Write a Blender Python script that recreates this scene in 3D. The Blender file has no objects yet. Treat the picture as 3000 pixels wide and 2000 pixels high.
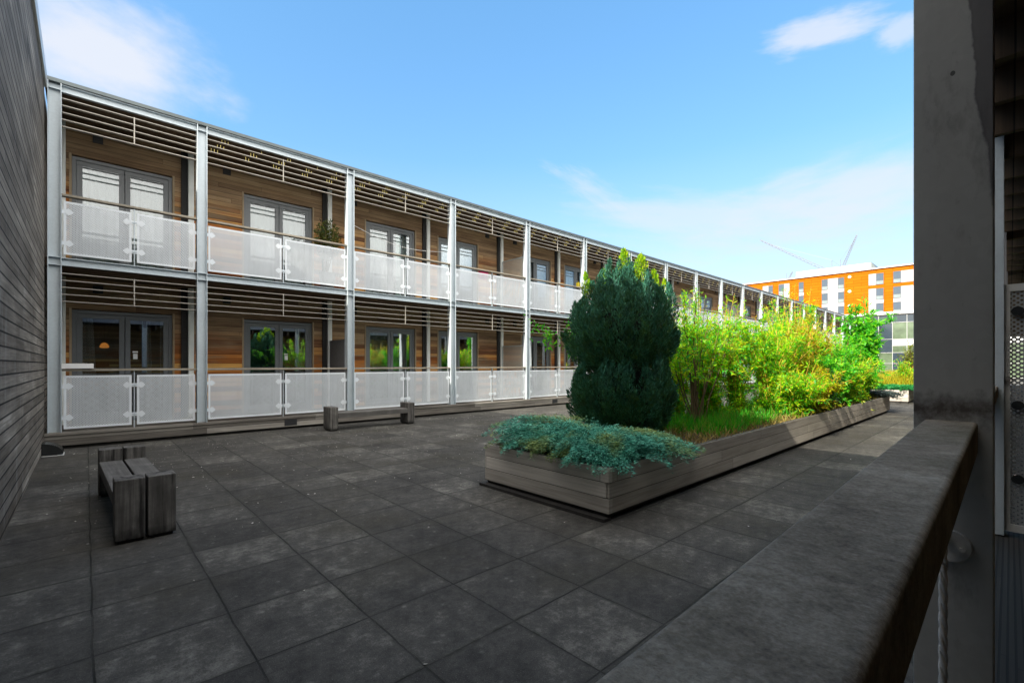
import bpy, math, random
import numpy as np
from mathutils import Vector
rnd = random.Random(7)
nrs = np.random.RandomState(11)
scene = bpy.context.scene
COL = scene.collection
PI = math.pi

# ------------------------------------------------------------------ helpers
ORG = {}


def tag(o, label=None, cat=None, group=None, kind=None):
    if label: o['label'] = label
    if cat: o['category'] = cat
    if group: o['group'] = group
    if kind: o['kind'] = kind
    return o


def thing(name, label, cat, loc=(0, 0, 0), group=None):
    o = bpy.data.objects.new(name, None)
    COL.objects.link(o)
    o.empty_display_size = 0.1
    o.location = loc
    ORG[o.name] = Vector(loc)
    return tag(o, label, cat, group)


def part_empty(name, parent, loc):
    o = bpy.data.objects.new(name, None)
    COL.objects.link(o)
    o.parent = parent
    o.location = Vector(loc) - ORG[parent.name]
    o.empty_display_size = 0.1
    ORG[o.name] = Vector(loc)
    return o


class MB:
    """collects polygons in world coordinates, builds one mesh object"""

    def __init__(self):
        self.v, self.f, self.m = [], [], []

    def poly(self, pts, mat=0):
        n = len(self.v)
        self.v += [tuple(p) for p in pts]
        self.f.append(tuple(range(n, n + len(pts))))
        self.m.append(mat)

    def box(self, x0, x1, y0, y1, z0, z1, mat=0):
        n = len(self.v)
        self.v += [(x0, y0, z0), (x1, y0, z0), (x1, y1, z0), (x0, y1, z0), (x0, y0, z1), (x1, y0, z1), (x1, y1, z1), (x0, y1, z1)]
        for q in ((0, 3, 2, 1), (4, 5, 6, 7), (0, 1, 5, 4), (1, 2, 6, 5), (2, 3, 7, 6), (3, 0, 4, 7)):
            self.f.append(tuple(n + i for i in q))
            self.m.append(mat)
        return self

    def hexa(self, p, mat=0):
        n = len(self.v)
        self.v += [tuple(q) for q in p]
        for q in ((0, 3, 2, 1), (4, 5, 6, 7), (0, 1, 5, 4), (1, 2, 6, 5), (2, 3, 7, 6), (3, 0, 4, 7)):
            self.f.append(tuple(n + i for i in q))
            self.m.append(mat)

    def tube(self, pts, rads, sides=5, mat=0, cap=True):
        pts = [Vector(p) for p in pts]
        n0 = len(self.v)
        for i, p in enumerate(pts):
            a = pts[max(i - 1, 0)]
            b = pts[min(i + 1, len(pts) - 1)]
            t = (b - a)
            if t.length < 1e-9: t = Vector((0, 0, 1))
            t.normalize()
            u = t.cross(Vector((0.31, 0.17, 0.93)))
            if u.length < 0.05: u = t.cross(Vector((1, 0, 0)))
            u.normalize()
            w = t.cross(u)
            r = rads[i] if hasattr(rads, '__len__') else rads
            for k in range(sides):
                an = 2 * PI * k / sides
                self.v.append(tuple(p + u * (r * math.cos(an)) + w * (r * math.sin(an))))
        for i in range(len(pts) - 1):
            for k in range(sides):
                a = n0 + i * sides + k
                b = n0 + i * sides + (k + 1) % sides
                self.f.append((a, b, b + sides, a + sides))
                self.m.append(mat)
        if cap:
            self.f.append(tuple(n0 + k for k in reversed(range(sides))))
            self.m.append(mat)
            e = n0 + (len(pts) - 1) * sides
            self.f.append(tuple(e + k for k in range(sides)))
            self.m.append(mat)
        return self

    def build(self, name, mats, parent=None, org=(0, 0, 0), bevel=0, seg=2, smooth=False, harden=False):
        org = Vector(org)
        me = bpy.data.meshes.new(name)
        me.from_pydata([(x - org.x, y - org.y, z - org.z) for x, y, z in self.v], [], self.f)
        if not isinstance(mats, (list, tuple)): mats = [mats]
        for m in mats: me.materials.append(m)
        me.polygons.foreach_set('material_index', self.m)
        if smooth: me.polygons.foreach_set('use_smooth', [True] * len(self.f))
        me.update()
        o = bpy.data.objects.new(name, me)
        COL.objects.link(o)
        ORG[o.name] = org
        if parent:
            o.parent = parent
            o.location = org - ORG[parent.name]
        else:
            o.location = org
        if bevel:
            b = o.modifiers.new('bevel', 'BEVEL')
            b.width = bevel
            b.segments = seg
            b.limit_method = 'ANGLE'
            if harden:
                b.harden_normals = True
                me.polygons.foreach_set('use_smooth', [True] * len(self.f))
        return o


def inst(src, parent, org):
    o = src.copy()
    COL.objects.link(o)
    org = Vector(org)
    ORG[o.name] = org
    if parent:
        o.parent = parent
        o.location = org - ORG[parent.name]
    else:
        o.location = org
    return o


def leaf_mesh(name, C, D, N, L, W, mat, parent, org, fold=0.0):
    """many separate diamond leaves: centres C, long axis D, side axis N, lengths L, widths W"""
    C = np.asarray(C, float) - np.array(org)
    D = D / (np.linalg.norm(D, axis=1, keepdims=True) + 1e-9)
    S = np.cross(D, N)
    S = S / (np.linalg.norm(S, axis=1, keepdims=True) + 1e-9)
    up = np.cross(S, D)
    L = np.asarray(L)[:, None]
    W = np.asarray(W)[:, None]
    n = len(C)
    V = np.empty((n, 4, 3))
    V[:, 0] = C
    V[:, 1] = C + D * L * 0.45 + S * W * 0.5 + up * W * fold
    V[:, 2] = C + D * L
    V[:, 3] = C + D * L * 0.45 - S * W * 0.5 + up * W * fold
    me = bpy.data.meshes.new(name)
    me.vertices.add(n * 4)
    me.vertices.foreach_set('co', V.reshape(-1))
    me.loops.add(n * 4)
    me.loops.foreach_set('vertex_index', np.arange(n * 4, dtype=np.int32))
    me.polygons.add(n)
    me.polygons.foreach_set('loop_start', np.arange(0, n * 4, 4, dtype=np.int32))
    me.polygons.foreach_set('loop_total', np.full(n, 4, dtype=np.int32))
    me.update(calc_edges=True)
    me.validate()
    me.materials.append(mat)
    o = bpy.data.objects.new(name, me)
    COL.objects.link(o)
    ORG[o.name] = Vector(org)
    if parent:
        o.parent = parent
        o.location = Vector(org) - ORG[parent.name]
    else:
        o.location = org
    return o


# ------------------------------------------------------------------ node helpers
class NT:
    def __init__(self, name):
        self.mat = bpy.data.materials.new(name)
        self.mat.use_nodes = True
        self.nt = self.mat.node_tree
        self.nt.nodes.clear()

    def n(self, typ, ins=None, **kw):
        nd = self.nt.nodes.new(typ)
        for k, v in kw.items(): setattr(nd, k, v)
        if ins:
            for k, v in ins.items():
                s = nd.inputs[k]
                if hasattr(v, 'is_output') or isinstance(v, bpy.types.NodeSocket):
                    self.nt.links.new(v, s)
                else:
                    s.default_value = v
        return nd

    def math(self, op, a, b=0.0, c=None, clamp=False):
        nd = self.n('ShaderNodeMath', {0: a, 1: b}, operation=op, use_clamp=clamp)
        if c is not None:
            if isinstance(c, bpy.types.NodeSocket): self.nt.links.new(c, nd.inputs[2])
            else: nd.inputs[2].default_value = c
        return nd.outputs[0]

    def mix(self, fac, a, b, blend='MIX'):
        nd = self.nt.nodes.new('ShaderNodeMix')
        nd.data_type = 'RGBA'
        nd.blend_type = blend
        for s, v in ((nd.inputs[0], fac), (nd.inputs[6], a), (nd.inputs[7], b)):
            if isinstance(v, bpy.types.NodeSocket): self.nt.links.new(v, s)
            else: s.default_value = v if not isinstance(v, tuple) else (v + (1,) if len(v) == 3 else v)
        return nd.outputs[2]

    def ramp(self, fac, stops, interp='LINEAR'):
        nd = self.nt.nodes.new('ShaderNodeValToRGB')
        cr = nd.color_ramp
        cr.interpolation = interp
        while len(cr.elements) > 1: cr.elements.remove(cr.elements[0])
        for i, (p, c) in enumerate(stops):
            e = cr.elements[0] if i == 0 else cr.elements.new(p)
            e.position = p
            e.color = (c, c, c, 1) if not isinstance(c, tuple) else c + (1,)
        self.nt.links.new(fac, nd.inputs[0])
        return nd.outputs[0]

    def coord(self, out='Object', scale=(1, 1, 1), loc=(0, 0, 0)):
        tc = self.nt.nodes.new('ShaderNodeTexCoord')
        mp = self.n('ShaderNodeMapping', {0: tc.outputs[out], 'Location': loc, 'Scale': scale})
        return mp.outputs[0]

    def noise(self, vec, scale, detail=4, rough=0.6, out=0):
        return self.n('ShaderNodeTexNoise', {'Vector': vec, 'Scale': scale, 'Detail': detail, 'Roughness': rough}).outputs[out]

    def out(self, sh, disp=None):
        o = self.nt.nodes.new('ShaderNodeOutputMaterial')
        self.nt.links.new(sh, o.inputs[0])
        return self.mat

    def pbr(self, color, rough=0.7, metal=0.0, bump=None, bstr=0.3, bdist=0.01, spec=0.5):
        p = self.nt.nodes.new('ShaderNodeBsdfPrincipled')
        for s, v in ((p.inputs['Base Color'], color), (p.inputs['Roughness'], rough), (p.inputs['Metallic'], metal)):
            if isinstance(v, bpy.types.NodeSocket): self.nt.links.new(v, s)
            else: s.default_value = v if not isinstance(v, tuple) else v + (1,)
        p.inputs['Specular IOR Level'].default_value = spec
        if bump is not None:
            b = self.n('ShaderNodeBump', {'Height': bump, 'Strength': bstr, 'Distance': bdist})
            self.nt.links.new(b.outputs[0], p.inputs['Normal'])
        return p.outputs[0]


def obj_random(t):
    return t.nt.nodes.new('ShaderNodeObjectInfo').outputs['Random']


def mat_plain(name, color, rough=0.6, metal=0.0, var=0.15, scale=6.0, spec=0.5):
    t = NT(name)
    v = t.coord()
    nz = t.noise(v, scale, 5, 0.65)
    lo = tuple(c * (1 - var) for c in color)
    hi = tuple(min(1, c * (1 + var)) for c in color)
    return t.out(t.pbr(t.ramp(nz, [(0.3, lo), (0.7, hi)]), rough, metal, nz, 0.1, 0.004, spec))


def mat_galv(name, base=(0.47, 0.5, 0.52), stains=0.0, patch=False):
    t = NT(name)
    v = t.coord()
    r = obj_random(t)
    off = t.n('ShaderNodeVectorMath', {0: v, 1: t.n('ShaderNodeCombineXYZ', {0: t.math('MULTIPLY', r, 17.0), 1: 0.0, 2: t.math('MULTIPLY', r, 31.0)}).outputs[0]}, operation='ADD').outputs[0]
    vor = t.n('ShaderNodeTexVoronoi', {'Vector': off, 'Scale': 45.0}).outputs['Color']
    sp = t.n('ShaderNodeSeparateColor', {0: vor}).outputs[0]
    nz = t.noise(off, 2.2, 6, 0.65)
    drip = t.noise(t.n('ShaderNodeMapping', {0: off, 'Scale': (14, 14, 0.7)}).outputs[0], 1.0, 4, 0.6)
    f = t.math('ADD', t.math('MULTIPLY', sp, 0.10), t.math('ADD', t.math('MULTIPLY', nz, 0.5), t.math('MULTIPLY', drip, 0.35)))
    lo = tuple(c * 0.84 for c in base)
    hi = tuple(min(1, c * 1.1) for c in base)
    c = t.ramp(f, [(0.3, lo), (0.75, hi)])
    if stains:
        s = t.noise(t.n('ShaderNodeMapping', {0: off, 'Scale': (7, 7, 2.6)}).outputs[0], 1.0, 8, 0.72)
        m = t.ramp(s, [(0.58, 0.0), (0.74, stains)])
        c = t.mix(m, c, (0.07, 0.06, 0.055))
        pit = t.n('ShaderNodeTexVoronoi', {'Vector': t.n('ShaderNodeMapping', {0: off, 'Scale': (22, 22, 16)}).outputs[0], 'Scale': 1.0})
        pm = t.math('MULTIPLY', t.math('LESS_THAN', pit.outputs['Distance'], 0.13), t.math('GREATER_THAN', t.n('ShaderNodeSeparateColor', {0: pit.outputs['Color']}).outputs[1], 0.93))
        c = t.mix(t.math('MULTIPLY', pm, 0.8), c, (0.03, 0.03, 0.03))
    if patch:      # dark run-off stain down one side of the flange and rust where the rail meets it
        sx = t.n('ShaderNodeSeparateXYZ', {0: t.nt.nodes.new('ShaderNodeTexCoord').outputs['Object']})
        wob = t.math('MULTIPLY', t.math('SUBTRACT', t.noise(t.n('ShaderNodeMapping', {0: v, 'Scale': (5, 5, 3.5)}).outputs[0], 1.0, 7, 0.6), 0.5), 0.06)
        e = t.math('ADD', t.math('ADD', sx.outputs['Y'], 0.040), t.math('ADD', wob, t.math('MULTIPLY', t.math('SUBTRACT', 2.15, sx.outputs['Z']), 0.07)))
        m1 = t.ramp(e, [(0.0, 0.72), (0.0035, 0.95), (0.006, 0.0)])
        m1 = t.math('MULTIPLY', m1, t.ramp(sx.outputs['Z'], [(0.0, 0.0), (0.999, 0.0), (1.0, 1.0)]) if False else t.math('GREATER_THAN', sx.outputs['Z'], 1.3))
        c = t.mix(m1, c, (0.105, 0.092, 0.105))
        wv_ = t.noise(t.n('ShaderNodeMapping', {0: v, 'Scale': (30, 30, 26)}).outputs[0], 1.0, 6, 0.7)
        lowz = t.math('ADD', t.math('ABSOLUTE', t.math('SUBTRACT', sx.outputs['Z'], 1.07)), t.math('MULTIPLY', t.math('SUBTRACT', wv_, 0.5), 0.12))
        m2 = t.ramp(lowz, [(0.0, 0.85), (0.05, 0.0)])
        c = t.mix(m2, c, (0.075, 0.05, 0.04))
        fl = t.noise(t.n('ShaderNodeMapping', {0: v, 'Scale': (40, 40, 18)}).outputs[0], 1.0, 6, 0.72)
        c = t.mix(t.ramp(fl, [(0.62, 0.0), (0.74, 0.55)]), c, tuple(x * 0.42 for x in base))
    return t.out(t.pbr(c, t.ramp(nz, [(0.3, 0.42), (0.8, 0.62)]), 0.25, nz, 0.08, 0.004))


def mat_boards(name, axis, pitch, stops, groove=0.07, groove_mul=0.18, orange=None, z0=0.0, length=3.1, rough=0.8, side='z', orange_lo=0.5, bump=0.6, stain=0.0, cellw=0.28):
    """horizontal boards: courses along z, grain along axis ('x' or 'y')"""
    t = NT(name)
    tc = t.nt.nodes.new('ShaderNodeTexCoord')
    sx = t.n('ShaderNodeSeparateXYZ', {0: tc.outputs['Object']})
    a = sx.outputs['X' if axis == 'x' else 'Y']
    z = sx.outputs['Z' if side == 'z' else ('Y' if axis == 'x' else 'X')]
    zz = t.math('DIVIDE', t.math('SUBTRACT', z, z0), pitch)
    row = t.math('FLOOR', zz)
    fr = t.math('SUBTRACT', zz, row)
    wn = t.n('ShaderNodeTexWhiteNoise', {'W': row}, noise_dimensions='1D').outputs[0]
    seg = t.math('FLOOR', t.math('ADD', t.math('DIVIDE', a, length), t.math('MULTIPLY', wn, 9.0)))
    segf = t.math('FRACT', t.math('ADD', t.math('DIVIDE', a, length), t.math('MULTIPLY', wn, 9.0)))
    cell = t.n('ShaderNodeTexWhiteNoise', {'Vector': t.n('ShaderNodeCombineXYZ', {0: row, 1: seg, 2: 3.3}).outputs[0]}, noise_dimensions='3D').outputs[0]
    gv = t.n('ShaderNodeCombineXYZ', {0: t.math('MULTIPLY', a, 1.3), 1: t.math('MULTIPLY', z, 46.0), 2: t.math('MULTIPLY', cell, 40.0)}).outputs[0]
    grain = t.noise(gv, 1.0, 6, 0.65)
    bv = t.n('ShaderNodeCombineXYZ', {0: t.math('MULTIPLY', a, 0.9), 1: t.math('MULTIPLY', z, 3.2), 2: 1.7}).outputs[0]
    blot = t.noise(bv, 1.0, 4, 0.55)
    f = t.math('ADD', t.math('ADD', t.math('MULTIPLY', grain, 0.5), t.math('MULTIPLY', cell, cellw)), t.math('MULTIPLY', blot, 0.4 + (0.28 - cellw)))
    c = t.ramp(f, [(0.28 + 0.6 * i / (len(stops) - 1), s) for i, s in enumerate(stops)])
    if orange:
        ov = t.n('ShaderNodeCombineXYZ', {0: t.math('MULTIPLY', a, 0.55), 1: t.math('MULTIPLY', z, 2.6), 2: t.math('MULTIPLY', cell, 0.8)}).outputs[0]
        om = t.noise(ov, 1.0, 5, 0.6)
        # less bleached boards low in each storey, with sunlit glow painted in as orange
        zf = t.math('FRACT', t.math('DIVIDE', t.math('SUBTRACT', z, 0.28), 2.94))
        lo = t.ramp(zf, [(0.0, 1.0), (0.45, 0.9), (0.66, 0.05)])
        mm = t.math('MULTIPLY', t.ramp(om, [(orange_lo, 0.0), (orange_lo + 0.12, 1.0)]), lo)
        oc = t.ramp(t.math('ADD', t.math('MULTIPLY', grain, 0.6), t.math('MULTIPLY', cell, 0.45)), [(0.3, orange[0]), (0.55, orange[1]), (0.75, orange[2])])
        c = t.mix(mm, c, oc)
    if stain:
        dv = t.n('ShaderNodeCombineXYZ', {0: t.math('MULTIPLY', a, 7.0), 1: t.math('MULTIPLY', z, 0.8), 2: 0.3}).outputs[0]
        dr = t.noise(dv, 1.0, 5, 0.65)
        c = t.mix(t.ramp(dr, [(0.55, 0.0), (0.72, stain)]), c, (0.33, 0.32, 0.30))
    g = t.math('LESS_THAN', fr, groove)
    jl = t.math('LESS_THAN', segf, 0.004 / length * 1.2)
    g2 = t.math('MAXIMUM', g, jl)
    c = t.mix(t.math('MULTIPLY', g2, 1.0 - groove_mul), c, (0.006, 0.006, 0.006))
    h = t.math('ADD', t.math('SUBTRACT', t.math('MULTIPLY', grain, 0.12), t.math('MULTIPLY', g2, 1.0)), t.math('MULTIPLY', fr, -0.4))
    return t.out(t.pbr(c, rough, 0, h, bump, 0.012, 0.25))


def mat_timber(name, stops, axis='x', scale=30.0, rough=0.8, endstain=0.0, spec=0.25, speck=0.0, foot=False):
    """one solid piece of weathered timber, grain along axis"""
    t = NT(name)
    r = obj_random(t)
    sc = {'x': (1.2, scale, scale), 'y': (scale, 1.2, scale), 'z': (scale, scale, 1.2)}[axis]
    v = t.coord('Object', sc)
    off = t.n('ShaderNodeVectorMath', {0: v, 1: t.n('ShaderNodeCombineXYZ', {0: t.math('MULTIPLY', r, 57.0), 1: t.math('MULTIPLY', r, 31.0), 2: t.math('MULTIPLY', r, 11.0)}).outputs[0]}, operation='ADD').outputs[0]
    g = t.noise(off, 1.0, 6, 0.65)
    b = t.noise(t.coord(), 5.0, 5, 0.6)
    f = t.math('ADD', t.math('MULTIPLY', g, 0.6), t.math('MULTIPLY', b, 0.42))
    c = t.ramp(f, [(0.3 + 0.45 * i / (len(stops) - 1), s) for i, s in enumerate(stops)])
    if speck:
        n2 = t.noise(t.coord(), 260.0, 2, 0.5)
        c = t.mix(t.ramp(n2, [(0.60, 0.0), (0.72, speck)]), c, (0.32, 0.31, 0.29))
    if endstain:
        d = t.noise(t.coord('Object', (16, 16, 1.0)), 1.0, 5, 0.6)
        c = t.mix(t.ramp(d, [(0.5, 0.0), (0.62, endstain)]), c, (0.012, 0.011, 0.011))
    if foot:      # damp-blackened foot of the uprights
        zz = t.n('ShaderNodeSeparateXYZ', {0: t.nt.nodes.new('ShaderNodeTexCoord').outputs['Object']}).outputs['Z']
        zz = t.math('ADD', zz, t.math('MULTIPLY', t.noise(t.coord(), 14.0, 4, 0.6), 0.16))
        c = t.mix(t.ramp(zz, [(0.10, 0.92), (0.19, 0.0)]), c, (0.010, 0.010, 0.009))
    return t.out(t.pbr(c, rough, 0, g, 0.35, 0.006, spec))


def mat_perf(name, base, px=0.036, pz=0.030, r=0.0072, rough=0.4, plane='x'):
    t = NT(name)
    tc = t.nt.nodes.new('ShaderNodeTexCoord')
    sx = t.n('ShaderNodeSeparateXYZ', {0: tc.outputs['Object']})
    u = t.math('DIVIDE', sx.outputs['X' if plane == 'x' else 'Y'], px)
    w = t.math('DIVIDE', sx.outputs['Z'], pz)

    def dist(o):
        a = t.math('MULTIPLY', t.math('SUBTRACT', t.math('FRACT', t.math('ADD', u, o + 50.0)), 0.5), px)
        b = t.math('MULTIPLY', t.math('SUBTRACT', t.math('FRACT', t.math('ADD', w, o + 50.0)), 0.5), pz)
        return t.math('SQRT', t.math('ADD', t.math('MULTIPLY', a, a), t.math('MULTIPLY', b, b)))
    d = t.math('MINIMUM', dist(0.0), dist(0.5))
    hole = t.math('LESS_THAN', d, r)
    nz = t.noise(t.coord(), 3.0, 5, 0.6)
    c = t.ramp(nz, [(0.3, tuple(x * 0.86 for x in base)), (0.7, base)])
    st = t.noise(t.coord('Object', (16, 16, 1.4)), 1.0, 5, 0.6)
    c = t.mix(t.ramp(st, [(0.5, 0.0), (0.75, 0.3)]), c, tuple(x * 0.55 for x in base))
    c = t.mix(t.math('MULTIPLY', obj_random(t), 0.16), c, tuple(x * 0.5 for x in base))
    p = t.pbr(c, rough, 0.0)
    tr = t.nt.nodes.new('ShaderNodeBsdfTransparent').outputs[0]
    return t.out(t.n('ShaderNodeMixShader', {0: hole, 1: p, 2: tr}).outputs[0])


def mat_leaf(name, stops, trans=0.35, tcol=None, rough=0.5, clump=0.0, clump_col=None, cscale=3.0):
    t = NT(name)
    ri = t.nt.nodes.new('ShaderNodeNewGeometry').outputs['Random Per Island']
    c = t.ramp(ri, [(i / (len(stops) - 1), s) for i, s in enumerate(stops)])
    if clump:
        nz = t.noise(t.coord(), cscale, 3, 0.5)
        c = t.mix(t.ramp(nz, [(0.50, 0.0), (0.62, clump)]), c, clump_col)
    p = t.pbr(c, rough, 0, spec=0.3)
    tl = t.nt.nodes.new('ShaderNodeBsdfTranslucent')
    if tcol: tl.inputs[0].default_value = tcol + (1,)
    else: t.nt.links.new(c, tl.inputs[0])
    return t.out(t.n('ShaderNodeMixShader', {0: trans, 1: p, 2: tl.outputs[0]}).outputs[0])


def mat_glass(name, refl=0.4, tint=(0.75, 0.8, 0.8)):
    t = NT(name)
    lw = t.n('ShaderNodeLayerWeight', {'Blend': 0.45}).outputs['Fresnel']
    f = t.math('ADD', t.math('MULTIPLY', lw, 0.5), refl, clamp=True)
    gl = t.n('ShaderNodeBsdfGlossy', {0: (0.95, 0.97, 1.0, 1), 'Roughness': 0.0}).outputs[0]
    tr = t.n('ShaderNodeBsdfTransparent', {0: tint + (1,)}).outputs[0]
    return t.out(t.n('ShaderNodeMixShader', {0: f, 1: tr, 2: gl}).outputs[0])


M = {}
M['galv'] = mat_galv('galvanised_steel', (0.50, 0.565, 0.605))
M['galv_dark'] = mat_galv('weathered_galvanised_steel', (0.58, 0.58, 0.56), stains=0.5, patch=True)
M['post_lightened'] = mat_plain('lightened_galv_post', (0.80, 0.83, 0.80), 0.5, 0, 0.06)  # galvanised posts given a paler colour to make up for recess shade
M['perf'] = mat_perf('perforated_sheet', (0.60, 0.64, 0.675), r=0.0066)
M['perf_y'] = mat_perf('perforated_sheet_screen', (0.30, 0.31, 0.31), plane='y')
M['perf_pale'] = mat_perf('perforated_sheet_pale', (0.52, 0.50, 0.44), plane='y')
M['sheet'] = mat_plain('plain_sheet_metal', (0.68, 0.72, 0.755), 0.4, 0.0, 0.06, 3.0)
M['greypanel'] = mat_plain('grey_screen_panel', (0.16, 0.165, 0.17), 0.5, 0.1, 0.1)
M['flash'] = mat_plain('grey_flashing', (0.09, 0.11, 0.115), 0.45, 0.4, 0.15)
M['coping'] = mat_plain('pale_metal_coping', (0.55, 0.56, 0.54), 0.4, 0.2, 0.12)
M['bar'] = mat_plain('louvre_bar_metal', (0.36, 0.335, 0.295), 0.45, 0.25, 0.1)
M['prong'] = mat_plain('sunlit_yellow_prong', (0.5, 0.40, 0.10), 0.5, 0.1, 0.2)  # yellow of sunlit ticks put into the prong colour
M['wallwood'] = mat_boards('cedar_cladding', 'x', 0.105, [(0.05, 0.031, 0.018), (0.165, 0.108, 0.062), (0.32, 0.222, 0.13), (0.52, 0.39, 0.25)],
                           orange=[(0.09, 0.018, 0.004), (0.46, 0.155, 0.028), (0.70, 0.38, 0.10)], z0=0.28, groove=0.07, groove_mul=0.35, orange_lo=0.37, length=4.6, cellw=0.24)
M['greywood'] = mat_boards('grey_weathered_boards', 'y', 0.118, [(0.038, 0.030, 0.023), (0.112, 0.093, 0.074), (0.25, 0.216, 0.176), (0.60, 0.535, 0.45)],
                           groove=0.13, groove_mul=0.04, z0=0.02, length=4.2, bump=1.0, stain=0.45, cellw=0.18)
M['planterwood_x'] = mat_boards('planter_boards_long', 'x', 0.139, [(0.16, 0.142, 0.12), (0.33, 0.30, 0.257), (0.50, 0.46, 0.40), (0.66, 0.61, 0.535)],
                                groove=0.05, groove_mul=0.15, z0=0.06, length=3.6, stain=0.0, cellw=0.14)
M['planterwood_y'] = mat_boards('planter_boards_short', 'y', 0.139, [(0.20, 0.182, 0.16), (0.42, 0.388, 0.345), (0.60, 0.56, 0.505), (0.74, 0.70, 0.64)],
                                groove=0.05, groove_mul=0.15, z0=0.06, length=2.6)
M['plinthwood'] = mat_boards('plinth_boards', 'x', 0.13, [(0.045, 0.04, 0.034), (0.12, 0.108, 0.094), (0.22, 0.203, 0.178), (0.42, 0.395, 0.35)],
                             groove=0.06, groove_mul=0.2, z0=0.03, length=2.3)
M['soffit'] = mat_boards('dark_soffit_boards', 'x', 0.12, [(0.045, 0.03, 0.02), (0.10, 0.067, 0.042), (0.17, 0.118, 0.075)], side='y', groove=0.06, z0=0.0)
M['rail'] = mat_timber('handrail_timber', [(0.12, 0.105, 0.085), (0.28, 0.25, 0.2), (0.42, 0.37, 0.29)], 'x', 30, 0.6)
M['rail_dark_old'] = mat_timber('dark_handrail_timber', [(0.11, 0.094, 0.072), (0.21, 0.183, 0.145), (0.33, 0.295, 0.245)], 'y', 42, 0.8, speck=0.25, spec=0.08)
t = NT('weathered_dark_handrail')
_v = t.coord()
_a = t.noise(_v, 5.5, 8, 0.72)
_b = t.noise(t.n('ShaderNodeMapping', {0: _v, 'Scale': (62, 44, 50)}).outputs[0], 1.0, 5, 0.75)
_c = t.noise(_v, 230.0, 3, 0.7)
_f = t.math('ADD', t.math('ADD', t.math('MULTIPLY', _a, 0.55), t.math('MULTIPLY', _b, 0.32)), t.math('MULTIPLY', _c, 0.26))
_f = t.math('SUBTRACT', _f, 0.05)
_k = t.ramp(_f, [(0.36, (0.085, 0.070, 0.053)), (0.50, (0.215, 0.183, 0.142)), (0.60, (0.325, 0.284, 0.226)), (0.72, (0.52, 0.465, 0.385))])
_bl = t.noise(_v, 1.9, 4, 0.6)
_k = t.mix(t.ramp(_bl, [(0.5, 0.0), (0.7, 0.35)]), _k, (0.11, 0.112, 0.06))
M['rail_dark'] = t.out(t.pbr(_k, 0.85, 0, t.math('ADD', _b, t.math('MULTIPLY', _c, 0.5)), 0.5, 0.004, 0.08))
M['bench'] = mat_timber('bench_timber_upright', [(0.03, 0.028, 0.026), (0.10, 0.094, 0.087), (0.26, 0.248, 0.23)], 'z', 26, 0.8, endstain=0.9, foot=True)
M['bench_seat'] = mat_timber('bench_timber_plank', [(0.045, 0.042, 0.039), (0.10, 0.095, 0.089), (0.19, 0.182, 0.172)], 'x', 26, 0.75)
M['deck'] = mat_boards('grooved_decking', 'x', 0.024, [(0.014, 0.013, 0.012), (0.026, 0.024, 0.021), (0.045, 0.042, 0.038)], side='y', groove=0.3, length=3.0)
M['trim'] = mat_timber('pale_timber_trim', [(0.22, 0.16, 0.10), (0.36, 0.28, 0.18), (0.46, 0.37, 0.26)], 'z', 20)
M['frame'] = mat_plain('grey_window_frame', (0.145, 0.16, 0.17), 0.4, 0.0, 0.06)
M['glass'] = mat_glass('window_glass', 0.38)
M['glass_up'] = mat_glass('window_glass_bright', 0.06)
M['room'] = mat_plain('dim_room', (0.10, 0.095, 0.09), 0.9, 0, 0.1)
M['dark'] = mat_plain('shade_strip_and_cord', (0.02, 0.02, 0.02), 0.8, 0, 0.2)
M['vent'] = mat_plain('black_vent_cover', (0.018, 0.018, 0.02), 0.5, 0, 0.1)
M['curt_w'] = mat_plain('white_curtain', (0.85, 0.85, 0.83), 0.9, 0, 0.06)
M['curt_g'] = mat_plain('pale_green_curtain', (0.78, 0.90, 0.80), 0.9, 0, 0.06)
M['curt_b'] = mat_plain('beige_curtain', (0.52, 0.46, 0.38), 0.9, 0, 0.08)
M['blind'] = mat_plain('cream_blind', (0.62, 0.61, 0.58), 0.9, 0, 0.03)
M['notice'] = mat_plain('white_notice', (0.8, 0.8, 0.8), 0.6, 0, 0.02)
M['pink'] = mat_plain('pink_cloth', (0.75, 0.08, 0.22), 0.8, 0, 0.15)
M['yellow'] = mat_plain('yellow_plastic', (0.8, 0.62, 0.03), 0.5, 0, 0.05)
M['white'] = mat_plain('white_plastic', (0.75, 0.75, 0.74), 0.5, 0, 0.05)
M['soil'] = mat_plain('planter_soil', (0.045, 0.032, 0.018), 0.95, 0, 0.5, 14)
M['darkwood'] = mat_plain('dark_skirt_board', (0.02, 0.018, 0.016), 0.8, 0, 0.3, 10)
M['cowl'] = mat_plain('black_painted_metal', (0.02, 0.022, 0.022), 0.25, 0.1, 0.1)
M['whitepaint'] = mat_plain('white_mullion', (0.40, 0.41, 0.41), 0.5, 0, 0.04)
M['whitewall'] = mat_plain('white_facade_panel', (0.36, 0.355, 0.37), 0.7, 0, 0.05, 0.3, 0.1)
M['orange'] = mat_plain('orange_facade_panel', (0.38, 0.088, 0.001), 0.8, 0, 0.12, 0.15, 0.05)
t = NT('orange_facade_boards')
_sx = t.n('ShaderNodeSeparateXYZ', {0: t.nt.nodes.new('ShaderNodeTexCoord').outputs['Object']})
_bv = t.n('ShaderNodeCombineXYZ', {0: t.math('ADD', _sx.outputs['Y'], 300.0), 1: t.math('ADD', _sx.outputs['Z'], 300.0), 2: 0.0}).outputs[0]
_br = t.n('ShaderNodeTexBrick', {'Vector': _bv, 'Color1': (0.40, 0.112, 0.004, 1), 'Color2': (0.36, 0.092, 0.003, 1), 'Mortar': (0.20, 0.045, 0.001, 1), 'Scale': 1.0, 'Mortar Size': 0.03, 'Brick Width': 2.6, 'Row Height': 0.62})
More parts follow.
